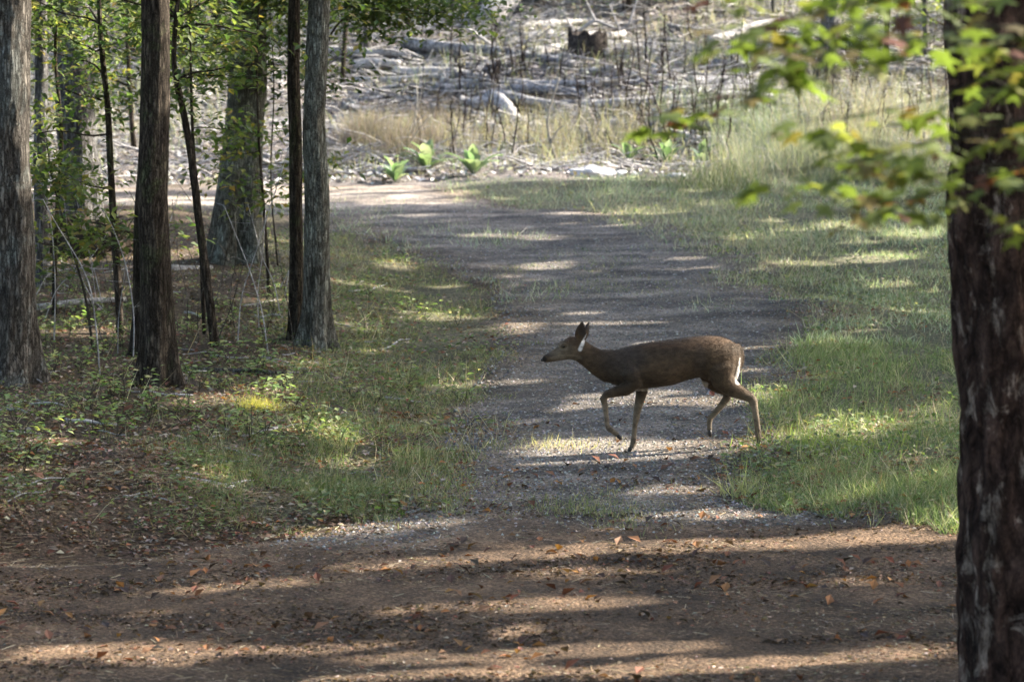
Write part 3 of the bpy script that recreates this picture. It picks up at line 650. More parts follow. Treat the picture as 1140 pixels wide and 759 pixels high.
    leg([(840, 215, 66, 30, .03), (838, 280, 62, 34, 0), (850, 335, 46, 30, 0), (895, 370, 29, 22, 0), (940, 392, 20, 16, 0), (968, 406, 17, 13, 0), (978, 422, 16, 12, 0), (984, 450, 12, 10, 0), (991, 490, 10.5, 9.5, 0), (996, 530, 10, 9.5, 0), (999, 562, 11.5, 10, 0), (1003, 582, 9.5, 9, 0), (1005, 592, 10, 10, 0)], -.09)  # near hind, planted behind
    leg([(830, 220, 60, 30, -.03), (815, 285, 56, 32, 0), (825, 335, 44, 28, 0), (868, 368, 27, 22, 0), (896, 392, 18, 15, 0), (886, 412, 15, 12, 0), (864, 440, 12, 10, 0), (838, 470, 10.5, 9.5, 0), (816, 492, 10.5, 10, 0), (810, 510, 9.5, 10, 0), (810, 530, 8.5, 9, 0), (811, 545, 9.5, 10, 0)], .09)   # far hind, lifted
    # tail hanging close to the rump
    leg([(915, 185, 12, 14, 0), (934, 205, 12, 17, 0), (941, 235, 11, 18, 0), (937, 265, 10, 17, 0), (929, 290, 7, 12, 0), (923, 305, 3, 6, 0)], 0)
    # ears: cupped leaf shells
    def ear(bx, by, tx, ty, wid, lat0, lat1, cup):
        b_, t = p(bx, by), p(tx, ty); n = 9; V = []; prof = [.35, .75, 1, .98, .82, .5, .08]
        ax = (t - b_); nn = np.array([-ax[1], ax[0]]) / np.linalg.norm(ax)
        fr, bk = [], []
        for k, w_ in enumerate(prof):
            f = k / (len(prof) - 1); c = b_ + ax * f; la = lat0 + (lat1 - lat0) * f
            for q in range(n):
                s_ = -1 + 2 * q / (n - 1); off = nn * wid / S * w_ * s_; dep = cup * (1 - s_ * s_) * w_ * .02
                fr.append((c[0] + off[0], la + dep - .0035, c[1] + off[1])); bk.append((c[0] + off[0], la + dep + .0045, c[1] + off[1]))
        V = np.array(fr + bk); m_ = len(prof); K = len(fr); F = []
        for k in range(m_ - 1):
            for q in range(n - 1):
                a_ = k * n + q; F.append((a_, a_ + 1, a_ + n + 1, a_ + n)); F.append((K + a_ + n, K + a_ + n + 1, K + a_ + 1, K + a_))
        for k in range(m_ - 1):
            a_ = k * n; F.append((a_ + n, K + a_ + n, K + a_, a_)); a_ = k * n + n - 1; F.append((a_, K + a_, K + a_ + n, a_ + n))
        for q in range(n - 1):
            F.append((q + 1, q, K + q, K + q + 1)); a_ = (m_ - 1) * n + q; F.append((a_, a_ + 1, K + a_ + 1, K + a_))
        parts.append((V, F))
    ear(243, 160, 251, 74, 24, -.036, -.085, 1.0)
    ear(262, 164, 294, 80, 15, .034, .07, -1.0)
    vs_, fs_ = [], []; off = 0
    for V, F in parts:
        vs_.append(V); fs_ += [tuple(i + off for i in f) for f in F]; off += len(V)
    me = bpy.data.meshes.new('deer_raw'); me.from_pydata(np.concatenate(vs_).tolist(), [], fs_); me.update()
    import bmesh
    bm = bmesh.new(); bm.from_mesh(me); bmesh.ops.recalc_face_normals(bm, faces=bm.faces); bm.to_mesh(me); bm.free()
    tmp = bpy.data.objects.new('deer_raw', me); C.objects.link(tmp)
    rm = tmp.modifiers.new('r', 'REMESH'); rm.mode = 'VOXEL'; rm.voxel_size = .0058
    sm = tmp.modifiers.new('s', 'SMOOTH'); sm.factor = .5; sm.iterations = 3
    bpy.context.view_layer.update()
    ev = tmp.evaluated_get(bpy.context.evaluated_depsgraph_get()); me2 = bpy.data.meshes.new_from_object(ev)
    bpy.data.objects.remove(tmp)
    me2.name = 'deer'; nv = len(me2.vertices); co = np.zeros(nv * 3, np.float32); me2.vertices.foreach_get('co', co); co = co.reshape(-1, 3)
    # local smoothing of the joints between limbs and trunk
    ed = np.zeros(len(me2.edges) * 2, np.int32); me2.edges.foreach_get('vertices', ed); ed = ed.reshape(-1, 2)
    X_ = co[:, 0] * S + 700; Y_ = 620 - co[:, 2] * S; yl = co[:, 1]
    wgt = (np.clip((Y_ - 150) / 30, 0, 1) * np.clip((420 - Y_) / 40, 0, 1) * (X_ > 300))[:, None]
    deg = np.bincount(ed.ravel(), minlength=nv)[:, None].astype(float)
    for it in range(9):
        s_ = np.zeros((nv, 3)); np.add.at(s_, ed[:, 0], co[ed[:, 1]]); np.add.at(s_, ed[:, 1], co[ed[:, 0]])
        co = co + (s_ / np.maximum(deg, 1) - co) * .5 * wgt
    me2.vertices.foreach_set('co', co.astype(np.float32).ravel())
    me2.polygons.foreach_set('use_smooth', np.ones(len(me2.polygons), bool))
    # coat: brown back, paler belly and legs, white rump edge, white ear base, dark muzzle
    def bl(cx, cy, rx, ry, soft=.5): return np.clip((1.2 - ((X_ - cx) / rx) ** 2 - ((Y_ - cy) / ry) ** 2) / soft, 0, 1)[:, None]
    nz = noise3(co[:, 0] * 30, co[:, 1] * 60, co[:, 2] * 45, 2)[:, None]; n2 = noise3(co[:, 0] * 7, co[:, 1] * 7, co[:, 2] * 7, 3)[:, None]
    base = np.array([.056, .037, .022]); pale = np.array([.18, .145, .105]); white = np.array([.62, .6, .58]); dark = np.array([.02, .016, .014]); grey = np.array([.042, .034, .03]); red = np.array([.075, .042, .024])
    c = np.repeat(base[None], nv, 0)
    def over(c, k, w_): return c * (1 - w_) + k * w_
    c = over(c, red, .8 * bl(680, 165, 320, 34, 1)); c = over(c, grey, .5 * bl(430, 250, 110, 80, 1))
    legk = np.clip((Y_ - 375) / 60, 0, 1)[:, None]; c = over(c, pale, .65 * legk)
    belly = np.interp(X_, [400, 500, 640, 755, 800], [350, 358, 345, 322, 340]); c = over(c, np.array([.36, .31, .25]), (np.clip((Y_ - belly) / 9, 0, 1) * (X_ > 470) * (X_ < 800) * (Y_ < 372))[:, None] * .8)
    def seg(x0, y0, x1, y1, w0, w1):
        t = np.clip(((X_ - x0) * (x1 - x0) + (Y_ - y0) * (y1 - y0)) / ((x1 - x0) ** 2 + (y1 - y0) ** 2), 0, 1); d_ = np.hypot(X_ - x0 - t * (x1 - x0), Y_ - y0 - t * (y1 - y0)); ww = w0 + (w1 - w0) * t
        return np.clip((ww * 1.3 - d_) / (ww * .6), 0, 1)[:, None]
    c = over(c, white, (seg(924, 240, 907, 335, 4, 12) * .8 * np.clip(nz * 2.2, .35, 1)))
    c = over(c, base * .55, bl(939, 240, 12, 60) * (np.clip((X_ - 930) / 8, 0, 1) * (np.abs(yl) < .03))[:, None])
    c = over(c, white, seg(245, 190, 274, 130, 8, 5) * .75 * np.clip(nz * 2.4, .3, 1))
    c = over(c, dark * 2, bl(287, 95, 9, 26) * .8); c = over(c, grey * 1.3, bl(250, 100, 22, 32) * .7)
    c = over(c, pale * .8, bl(185, 225, 70, 16) * .6); c = over(c, red * .8, bl(205, 140, 25, 14) * .7)
    c = over(c, dark, bl(92, 230, 16, 14)); c = over(c, dark * 2.2, bl(125, 208, 28, 12) * .7)
    c = over(c, pale * 1.4, (bl(176, 178, 20, 17) - bl(176, 176, 13, 11)).clip(0, 1) * .5)
    c = over(c, white * .8, ((X_ > 500) & (X_ < 600) & (Y_ > 365) & (Y_ < 470) & (yl > .05) & (yl < .1)).astype(float)[:, None] * np.clip((X_ - (550 - (Y_ - 370) * .42)) / 8, 0, 1)[:, None] * .8)
    c = over(c, dark * 1.5, bl(366, 524, 12, 10) * .5)
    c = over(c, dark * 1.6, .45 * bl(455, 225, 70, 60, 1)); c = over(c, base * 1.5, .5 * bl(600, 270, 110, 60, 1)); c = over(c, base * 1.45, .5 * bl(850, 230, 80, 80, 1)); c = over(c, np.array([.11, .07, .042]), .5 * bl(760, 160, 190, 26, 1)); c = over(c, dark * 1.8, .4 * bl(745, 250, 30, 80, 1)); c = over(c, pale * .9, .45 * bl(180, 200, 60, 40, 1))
    c = c * (.65 + .7 * nz) * (.72 + .56 * n2)
    a = me2.color_attributes.new('col', 'FLOAT_COLOR', 'POINT'); c4 = np.ones((nv, 4), np.float32); c4[:, :3] = c; a.data.foreach_set('color', c4.ravel())
    m, n, b = mat('deer_coat', .75, .2); at_ = N(n, 'ShaderNodeVertexColor', layer_name='col'); t = tex(n, 130, 5, .7, (.35, 1, 1))
    n.links.new(mix(n, at_.outputs[0], ramp(n, t.outputs[0], [(.3, (.7, .7, .7)), (.7, (1.3, 1.3, 1.3))]).outputs[0], 1, 'MULTIPLY'), b.inputs['Base Color'])
    b.inputs['Sheen Weight'].default_value = .12; b.inputs['Sheen Roughness'].default_value = .4; bump(n, b, t.outputs[0], .5, .006)
    me2.materials.clear(); me2.materials.append(m)
    o = bpy.data.objects.new('deer', me2); C.objects.link(o)
    tag(o, 'brown female deer walking left across the track with one foreleg raised', 'deer')
    # short coat hair standing off the skin
    nr = np.zeros(nv * 3, np.float32); me2.vertices.foreach_get('normal', nr); nr = nr.reshape(-1, 3)
    i = rng.integers(0, nv, 80000); i = i[(X_[i] > 112) & (Y_[i] < 590) & (np.hypot(X_[i] - 176, Y_[i] - 175) > 9)]; p0 = co[i]; n0 = nr[i]
    flow = np.tile(np.array([1., 0, -.35]), (len(i), 1)); lg = Y_[i] > 385; flow[lg] = (.1, 0, -1); flow += rng.normal(size=flow.shape) * .22
    flow -= n0 * (flow * n0).sum(1)[:, None]; flow /= np.linalg.norm(flow, axis=1)[:, None] + 1e-6; dr = flow + n0 * rng.uniform(.1, .42, (len(i), 1))
    mb = MB(); ln = rng.uniform(.008, .02, len(i)) * np.where(lg | (X_[i] < 290), .55, 1)
    mb.scatter([(-.5, 0, 0), (.5, 0, 0), (.1, 1, 0), (-.1, 1, 0)], [(0, 1, 2, 3)], p0 - n0 * .001, frames(dr, rng.uniform(-1.5, 1.5, len(i))), np.stack([np.full(len(i), .0017), ln, ln], 1), np.clip(c[i] * rng.uniform(.6, 1.6, (len(i), 1)), 0, 1))
    mf, nf, bf = mat('deer_hair', .7, .25); av = N(nf, 'ShaderNodeVertexColor', layer_name='col'); nf.links.new(av.outputs[0], bf.inputs['Base Color'])
    mb.build('fur', mf, o)
    # eyes and hooves
    me_, ne, be = mat('eye', .08, .8); be.inputs['Base Color'].default_value = (.006, .005, .005, 1)
    mh, nh, bh = mat('hoof', .5, .4); bh.inputs['Base Color'].default_value = (.018, .015, .014, 1)
    for sd in (-1, 1):
        mb = MB(); c0 = p(176, 175); c0 = np.array([c0[0], sd * .049, c0[1]])
        tube(mb, [c0 + (0, sd * k * .002, 0) for k in range(-4, 5)], [.001, .009, .0125, .015, .0155, .015, .0125, .009, .001], 14); mb.build('eye', me_, o, True)
    mb = MB(); c0 = p(89, 231); tube(mb, [np.array([c0[0] + k * .004, 0, c0[1] - .004]) for k in range(-3, 4)], [.002, .01, .013, .014, .014, .012, .004], 12); mb.build('nose', mh, o, True)
    for (ax, ay, bx, by, lat) in ((395, 545, 414, 567, -.085), (474, 607, 462, 627, .085), (1004, 590, 1001, 610, -.09), (811, 542, 812, 572, .09)):
        mb = MB(); a0, b0 = p(ax, ay), p(bx, by)
        for s_ in (-1, 1):
            A_ = np.array([a0[0], lat + s_ * .009, a0[1]]); B_ = np.array([b0[0], lat + s_ * .012, b0[1]])
            tube(mb, [A_ + (B_ - A_) * t_ for t_ in (0, .35, .7, 1)], [.013, .0165, .0165, .008], 10)
        mb.build('hoof', mh, o, True)
    return o
D = deer()
gp = on(764, 503); D.location = (gp[0], gp[1], 0); D.rotation_euler = (0, 0, R(10))
def wz(lx, ly):
    a = R(10); X_ = gp[0] + lx * math.cos(a) - ly * math.sin(a); Y_ = gp[1] + lx * math.sin(a) + ly * math.cos(a); return float(gz(X_, Y_)) + .012
f1 = wz(-.48, .085) - (-.015); f2 = wz(.608, -.09) - .02
D.location.z = (f1 + f2) / 2; D.rotation_euler = (0, -math.atan2(f2 - f1, 1.09), R(10))

# ------------------------------------------------------------------ far slope: logs, sticks, stalks, plants
def log_(label, a, b_, r, M=M_log, name='fallen_log', cat='log', group=None, amp=.03, lift=.5, n=14):
    A_, B_ = on(*a), on(*b_); mid = gz((A_[0] + B_[0]) / 2, (A_[1] + B_[1]) / 2)
    A_[2] += r * lift; B_[2] += r * lift
    P = bend(A_, B_, 14, amp); P[:, 2] = np.maximum(P[:, 2], gz(P[:, 0], P[:, 1]) + r * .1); mb = MB()
    tube(mb, P, np.linspace(r, r * rng.uniform(.55, .8), 14) , n, rough=.16, seed=int(abs(a[0])) % 50)
    o = mb.build(name, M, None, True, origin=A_); tag(o, label, cat, group); return o
log_('long grey log with dark underside above the charred stalks', (450, 52), (640, 78), .14, amp=.02)
log_('long thin pale log lying level across the far slope', (395, 92), (765, 96), .07, M_dead, amp=.01)
log_('short thick pale log end pointing down to the track', (548, 112), (575, 142), .16, M_dead)
log_('big pale trunk lying at the very top of the slope', (540, 30), (612, -6), .26, M_dead)
log_('bright bare log right of the pale bent stick', (690, 122), (775, 112), .12, M_dead)
log_('dark weathered log below the bright bare one', (700, 150), (850, 142), .13)
log_('long grey log running behind the hanging leaves', (735, 105), (1010, 118), .1)
log_('pale log lying under the bright top bank', (590, 62), (700, 52), .1, M_dead)
log_('stout bleached log leaning at the upper right', (790, 50), (870, 30), .12, M_dead)
log_('grey log behind the tan grass clump', (380, 122), (470, 130), .1)
log_('thin grey log crossing the pale thin one', (500, 100), (600, 60), .07)
for k in range(84):
    px = rng.uniform(390, 1060); py = rng.uniform(30, 168); L = rng.uniform(25, 110); sl_ = rng.uniform(-.18, .18)
    log_('weathered log among the slash of the far slope', (px - L / 2, py - L * sl_ / 2), (px + L / 2, py + L * sl_ / 2), rng.uniform(.035, .13), M_dead if k % 2 else M_log, group='logs strewn over the far slope', amp=.03, n=9)
# stump
def stump():
    b0 = on(654, 62); root = empty('tree_stump', b0); tag(root, 'charred hollow stump near the top of the slope', 'stump')
    mb = MB(); n = 40; hs = np.linspace(-.1, .36, 9); a = np.linspace(0, 2 * math.pi, n, endpoint=False); V = []
    for h in hs: V.append(np.stack([.36 * (1 + .12 * noise2(np.cos(a) * 3 + 9, np.sin(a) * 3, 4) + .25 * math.exp(-max(h, 0) / .1)) * np.cos(a), .3 * (1 + .15 * noise2(np.cos(a) * 3, np.sin(a) * 3, 5)) * np.sin(a), h * .8 + (h > .2) * .3 * noise2(np.cos(a) * 5 + 9, np.sin(a) * 5, 6)], 1))
    for f in (.8, .7, .65): V.append(np.stack([.36 * f * np.cos(a), .3 * f * np.sin(a), np.full(n, .4 - (f < .75) * .2 - (f < .68) * .1)], 1))
    V = np.concatenate(V); m_ = 12; i = np.arange(m_ - 1)[:, None] * n; j = np.arange(n)[None]; jn = (j + 1) % n
    mb.add(V + b0, np.stack([i + j, i + jn, i + n + jn, i + n + j], -1).reshape(-1, 4)); mb.build('trunk', M_char, root, True, origin=b0)
stump()
def branch(label, ways, r, M=M_straw, name='dead_branch', group=None, base=None, cat='branch'):
    B = on(*base); root = empty(name, B); tag(root, label, cat, group); mb = MB()
    for k, way in enumerate(ways):
        W = np.array([pt(px, py, B[1] + .02 * q) for q, (px, py) in enumerate(way)]); t = np.linspace(0, 1, len(W)); q = np.linspace(0, 1, 14)
        Q = np.stack([np.interp(q, t, W[:, c]) for c in range(3)], 1); tube(mb, Q, np.linspace(r, r * .5, 14) * (1 if k == 0 else .6), 7, rough=.15)
    mb.build('stem', M, root, True, origin=B)
branch('pale crooked stick standing upright on the slope foot', [[(619, 178), (613, 160), (609, 138), (612, 120), (623, 86)], [(613, 160), (622, 144), (628, 140)], [(611, 118), (604, 114)]], .035, base=(619, 178))
branch('pale forked branch arching over the logs', [[(655, 112), (664, 92), (690, 90), (713, 82), (735, 86), (770, 98)], [(713, 84), (722, 92), (730, 98)]], .032, base=(655, 112))
branch('bleached curved stick leaning at the right of the slope foot', [[(757, 178), (762, 165), (768, 152), (778, 145)], [(762, 165), (785, 150), (790, 148)]], .035, base=(757, 178))
branch('thin pale stem rising beside the tan grass', [[(456, 168), (462, 140), (465, 110), (463, 88)], [(462, 140), (474, 125)]], .018, base=(456, 168))
branch('pale stems crossing beside the tan grass', [[(450, 172), (462, 150), (480, 128)], [(452, 160), (468, 110), (470, 96)]], .018, base=(450, 172))
branch('tangle of bleached limbs at the top of the slope', [[(640, 40), (662, 22), (690, 34), (715, 20)], [(662, 22), (650, -4)], [(690, 34), (678, 4)], [(700, 28), (712, -8)], [(640, 38), (625, 10)]], .045, M=M_dead, base=(640, 40))
branch('bleached limb poking from the bank at the top', [[(520, 32), (540, 45), (560, 60)], [(560, 62), (590, 44), (606, 30)]], .04, M=M_dead, base=(560, 62))
branch('bent straw coloured stem below the hanging leaves', [[(905, 160), (912, 130), (925, 112), (938, 100)], [(912, 130), (930, 118)]], .02, base=(905, 160))
branch('grey leaning limb behind the blurred leaves', [[(938, 58), (950, 80), (957, 96)], [(1000, 96), (985, 70)]], .03, M=M_dead, base=(957, 98))
for k in range(56):
    px, py = (rng.uniform(400, 1050), rng.uniform(15, 165)) if k % 2 else (rng.uniform(830, 1050), rng.uniform(60, 185)); L = rng.uniform(18, 60); a_ = rng.uniform(-.5, .9); sg = rng.choice([-1, 1]); ex, ey = px + sg * L * math.cos(a_), py - abs(L * math.sin(a_)) * .7
    mx, my = (px + ex) / 2 + rng.normal() * 3, (py + ey) / 2 - rng.uniform(0, 6)
    branch('bleached forked limb lying in the slash of the far slope', [[(px, py), (mx, my), (ex, ey)], [(mx, my), (mx + sg * rng.uniform(6, 20), my - rng.uniform(4, 18))], [(mx, my), (mx - rng.uniform(-8, 8), my - rng.uniform(6, 20))]], rng.uniform(.012, .03), M=M_dead, base=(px, py), group='bleached limbs on the far slope', name='dead_branch')
# stalks
protos = []
for v in range(6):
    mb = MB(); h = 1; P = np.array([(math.sin(t * 3 + v) * .03, math.cos(t * 4 + v) * .02, t) for t in np.linspace(0, 1, 9)]); tube(mb, P, np.linspace(.015, .006, 9), 5)
    for q in range(9 + v):
        i = rng.integers(3, 9); e = P[i] + rng.normal(size=3) * (.05, .05, .03) + (0, 0, .05); tube(mb, [P[i], (P[i] + e) / 2, e], [.006, .006, .005], 4)
    o = mb.build('dead_stalk', M_stalk, None, True); C.objects.unlink(o); protos.append(o.data)
    bpy.data.objects.remove(o)
ns = 0
SC = [(rng.uniform(480, 800), rng.uniform(80, 182)) for _ in range(26)] + [(rng.uniform(800, 1050), rng.uniform(60, 185)) for _ in range(16)]
while ns < 298:
    c_ = SC[rng.integers(0, len(SC))]; px = c_[0] + rng.normal() * 20; py = min(186, max(20, c_[1] + rng.normal() * 10))
    if rng.uniform() < .25: px, py = rng.uniform(440, 1060), rng.uniform(10, 180)
    b0 = on(px, py); o = bpy.data.objects.new('dead_stalk', protos[ns % 6]); C.objects.link(o)
    hh = rng.uniform(.5, 1.25) ** 2 * .85; o.location = tuple(b0 - (0, 0, .02)); o.scale = (rng.uniform(.5, 1.5),) * 2 + (hh,); o.rotation_euler = (rng.normal() * .13, rng.normal() * .13, rng.uniform(0, 6))
    tag(o, 'dark dead weed stalk standing on the slope', 'stalk', 'dead weed stalks on the far slope'); ns += 1
# broad leaf rosettes
def rosette(label, px, py, r, n=16, pale=False):
    b0 = on(px, py); mb = MB()
    V = []; F = []
    for t in range(6):
        f = t / 5; w_ = [.18, .55, .95, 1, .75, .08][t] * .17; zz = math.sin(f * 2.2) * .33
        V += [(-w_, f, zz), (0, f, zz - .03), (w_, f, zz)]
    for t in range(5):
        a_ = t * 3; F += [(a_, a_ + 1, a_ + 4, a_ + 3), (a_ + 1, a_ + 2, a_ + 5, a_ + 4)]
    a = rng.uniform(0, 6.28, n); el = rng.uniform(.1, 1.0, n); d_ = np.stack([np.cos(a) * np.cos(el), np.sin(a) * np.cos(el), np.sin(el)], 1)
    pal = [(.15, .2, .15), (.19, .25, .19), (.11, .16, .11), (.26, .3, .26)]; r = r * 1.25
    mb.scatter(V, F, np.repeat(b0[None], n, 0), frames(d_), rng.uniform(.6, 1, n) * r, cols(n, pal))
    o = mb.build('broadleaf_plant', M_leaf, None, True, origin=b0); tag(o, label, 'plant')
rosette('large pale broadleaf rosette at the foot of the slope', 476, 190, .52, 20)
rosette('low broadleaf rosette left of the large pale one', 440, 203, .42, 14)
rosette('dark broadleaf rosette right of the large pale one', 527, 195, .5, 14)
rosette('bright broadleaf plant left of the rightmost rosette', 742, 186, .42, 16)
rosette('small broadleaf plant right of the white rock', 700, 182, .38, 12)
rosette('rightmost broadleaf rosette at the foot of the slope', 782, 184, .42, 14)
def rock(label, px, py, r, sq=.55):
    b0 = on(px, py); n = 26; th, ph = np.meshgrid(np.linspace(0, math.pi, 14), np.linspace(0, 2 * math.pi, n, endpoint=False), indexing='ij')
    d_ = np.stack([np.sin(th) * np.cos(ph), np.sin(th) * np.sin(ph), np.cos(th)], -1); k = .7 + .6 * noise3(d_[..., 0] * 2 + px, d_[..., 1] * 2, d_[..., 2] * 2, 7)
    V = (d_ * k[..., None] * np.array([1, .8, sq]) * r).reshape(-1, 3) + b0; i = np.arange(13)[:, None] * n; j = np.arange(n)[None]; jn = (j + 1) % n
    mb = MB(); mb.add(V, np.stack([i + j, i + n + j, i + n + jn, i + jn], -1).reshape(-1, 4)); o = mb.build('rock', M_rock, None, False, origin=b0); tag(o, label, 'rock')
rock('pale white rock lying at the foot of the slope', 657, 196, .36, .5)
rock('small pale rock right of the white rock', 690, 196, .16)
rock('flat pale stone below the bleached leaning stick', 752, 197, .2, .4)
# mass vegetation on the slope
def at_ground(n, xr, yr):
    px = rng.uniform(*xr, n); py = rng.uniform(*yr, n); return px, py
def slope_pts(n, x0, x1, y0, y1):
    y = rng.uniform(y0, y1, n); x = rng.uniform(x0, x1, n) * y / 70; return np.stack([x, y, gz(x, y)], 1)
def blades(mb, P, hgt, wid, pal, lean=.35, jit=.25, bendk=.3):
    n = len(P)
    if n == 0: return
    d_ = np.stack([rng.normal(size=n) * lean, rng.normal(size=n) * lean, np.ones(n)], 1); R_ = frames(d_, rng.uniform(-3.1, 3.1, n))
    V = np.array(BLADE_V); V[4:, 2] = bendk; V[2:4, 2] = bendk * .25
    s_ = np.stack([wid, hgt, hgt], 1); mb.scatter(V, [(0, 1, 2, 3), (3, 2, 4, 5)], P, R_, s_, cols(n, pal, jit))
TAN = [(.4, .36, .3), (.32, .28, .24), (.5, .46, .4), (.24, .24, .18)]
mb = MB(); P = slope_pts(30000, -11, 11, 60.2, 84)
k = noise2(P[:, 0] * .5, P[:, 1] * .5, 41); lowk = P[:, 1] < 66; sel = (k > .5) | (lowk & (k > .3)); P = P[sel]
P[:, 2] -= .02; blades(mb, P, rng.uniform(.12, .5, len(P)), rng.uniform(.008, .016, len(P)), TAN + [(.2, .24, .16), (.3, .27, .25), (.16, .19, .13)], .3)
tag(mb.build('slope_weeds', M_grass), 'mixed dry and green weeds covering the far slope', 'weeds', kind='stuff')
mb = MB()
for (cx, cy, rx, ry, nn, hh, pal) in ((440, 156, 75, 18, 5200, .55, [(.24, .19, .19), (.3, .25, .25), (.2, .16, .16), (.15, .13, .12)]), (900, 190, 90, 18, 3600, .75, [(.28, .28, .25), (.22, .25, .2), (.4, .36, .32)]), (985, 195, 80, 20, 2300, .7, [(.2, .24, .18), (.28, .3, .25), (.38, .35, .3), (.15, .18, .13)]), (860, 165, 70, 24, 1200, .9, [(.17, .21, .19), (.26, .28, .26), (.14, .17, .14)]), (980, 150, 80, 30, 1000, .9, [(.32, .32, .3), (.22, .25, .23)]), (800, 205, 60, 10, 1600, .4, TAN + GREENS), (830, 130, 80, 16, 900, .8, [(.16, .2, .15), (.2, .22, .18)]), (950, 165, 90, 34, 1500, 1.25, [(.42, .38, .33), (.3, .27, .24), (.2, .16, .14)]), (620, 165, 130, 18, 1300, 1.0, [(.4, .36, .32), (.28, .25, .22), (.18, .15, .14)])):
    a = rng.uniform(0, 6.28, 60 * 1); 
    cl = np.array([on(cx + rx * rng.normal() * .5, cy + ry * rng.normal() * .5) for _ in range(46)]); i = rng.integers(0, len(cl), nn)
    P = cl[i] + rng.normal(size=(nn, 3)) * (.16, .2, 0); P[:, 2] = gz(P[:, 0], P[:, 1]) - .02
    blades(mb, P, rng.uniform(.3, 1.15, nn) * hh, rng.uniform(.004, .01, nn), pal, .42)
tag(mb.build('dry_grass', M_grass), 'tall tan and pale grass clumps along the foot of the slope', 'grass', kind='stuff')
mb = MB()   # brushwood: thin twig slash
P = slope_pts(10000, -11, 11, 60.2, 82)
for p_ in P:
    L = rng.uniform(.25, 1.1); a = rng.uniform(0, 6.28); e = p_ + (math.cos(a) * L, math.sin(a) * L * .6, rng.uniform(-.03, .35) * L); e[2] = max(e[2], float(gz(e[0], e[1])))
    c = rng.uniform(.6, 1.2); tube(mb, bend(p_ + (0, 0, .02), e, 4, .05), rng.uniform(.006, .024) * np.array([1, .9, .7, .4]), 4, cap=False, col=(c, c, c))
tag(mb.build('brushwood', M_dead, smooth=True), 'grey brushwood and twigs left from clearing on the far slope', 'brushwood', kind='stuff')
mb = MB(); P = slope_pts(34000, -11, 11, 59.2, 84); n_ = len(P); P[:, 2] += rng.uniform(0, .05, n_)
mb.scatter(LEAF_V, LEAF_F, P, frames(rdirs(n_, -.3, .6), rng.uniform(-1, 1, n_)), rng.uniform(.06, .16, n_), cols(n_, [(.4, .38, .38), (.24, .22, .22), (.16, .13, .12), (.6, .58, .58), (.08, .07, .07), (.3, .3, .32)]))
tag(mb.build('slope_litter', M_litter), 'bleached bark chips and dead leaves covering the far slope', 'litter', kind='stuff')

# ------------------------------------------------------------------ grass of the verges
def field(n, y0, y1, half=.16):
    y = 1 / rng.uniform(1 / y1, 1 / y0, n); x = rng.uniform(-half, half, n) * y; P = np.stack([x, y, gz(x, y)], 1); px, py = pix(P); return P, px, py
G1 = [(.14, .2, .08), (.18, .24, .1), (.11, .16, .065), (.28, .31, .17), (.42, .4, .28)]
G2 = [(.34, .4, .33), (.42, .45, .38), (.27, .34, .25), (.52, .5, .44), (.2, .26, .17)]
G3 = [(.42, .37, .32), (.36, .33, .29), (.5, .45, .38), (.3, .32, .24)]
mb = MB(); P, px, py = field(430000, 24.8, 60.5); gr, gl, gm = grass_w(px, py)
tuft = noise2(P[:, 0] * 2.2, P[:, 1] * 1.3, 51); tf2 = noise2(P[:, 0] * .7, P[:, 1] * .5, 52)
keep = rng.uniform(0, 1, len(P)) < np.clip(gr + .22 * (py < 350) * (py > 222) * (path_d(P[:, 0], P[:, 1]) > 0) * (noise2(P[:, 0] * .8, P[:, 1] * .45, 56) > .5), 0, 1) * np.clip((tuft - .12) * 2.4, .1, 1) * np.clip(.3 + 1.3 * noise2(P[:, 0] * 1.0, P[:, 1] * .5, 55), .4, 1)
Q = P[keep]; qx, qy = px[keep], py[keep]; t2 = tf2[keep]
tan_ = np.exp(-(((qx - 830) / 130) ** 2 + ((qy - 285) / 45) ** 2)) + np.exp(-(((qx - 700) / 140) ** 2 + ((qy - 235) / 16) ** 2))
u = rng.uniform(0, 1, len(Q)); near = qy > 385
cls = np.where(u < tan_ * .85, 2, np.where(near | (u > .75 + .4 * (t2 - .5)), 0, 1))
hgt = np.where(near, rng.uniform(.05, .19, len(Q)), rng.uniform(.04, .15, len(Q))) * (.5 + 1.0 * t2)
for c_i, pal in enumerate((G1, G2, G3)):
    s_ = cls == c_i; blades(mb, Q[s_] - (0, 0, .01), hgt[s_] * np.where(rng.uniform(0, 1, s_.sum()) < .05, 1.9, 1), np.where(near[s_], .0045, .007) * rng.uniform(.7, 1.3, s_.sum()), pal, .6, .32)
tag(mb.build('verge_grass', M_grass), 'green and straw coloured grass of the right verge', 'grass', kind='stuff')
mb = MB(); P, px, py = field(420000, 25, 53); gr, gl, gm = grass_w(px, py); tuft = noise2(P[:, 0] * 2.6, P[:, 1] * 1.6, 53)
keep = rng.uniform(0, 1, len(P)) < (gl * .8 + gm) * np.clip((tuft - .25) * 2.6, .03, 1); Q = P[keep]; qx, qy = px[keep], py[keep]
tall = np.exp(-(((qx - 400) / 130) ** 2 + ((qy - 525) / 40) ** 2))
hgt = rng.uniform(.03, .09, len(Q)) + tall * rng.uniform(.0, .16, len(Q))
blades(mb, Q - (0, 0, .01), hgt, rng.uniform(.004, .009, len(Q)), [(.15, .19, .09), (.2, .23, .12), (.36, .34, .23), (.28, .25, .15), (.11, .14, .06)], .6)
tag(mb.build('verge_grass', M_grass), 'low green grass along the left edge of the track', 'grass', kind='stuff')
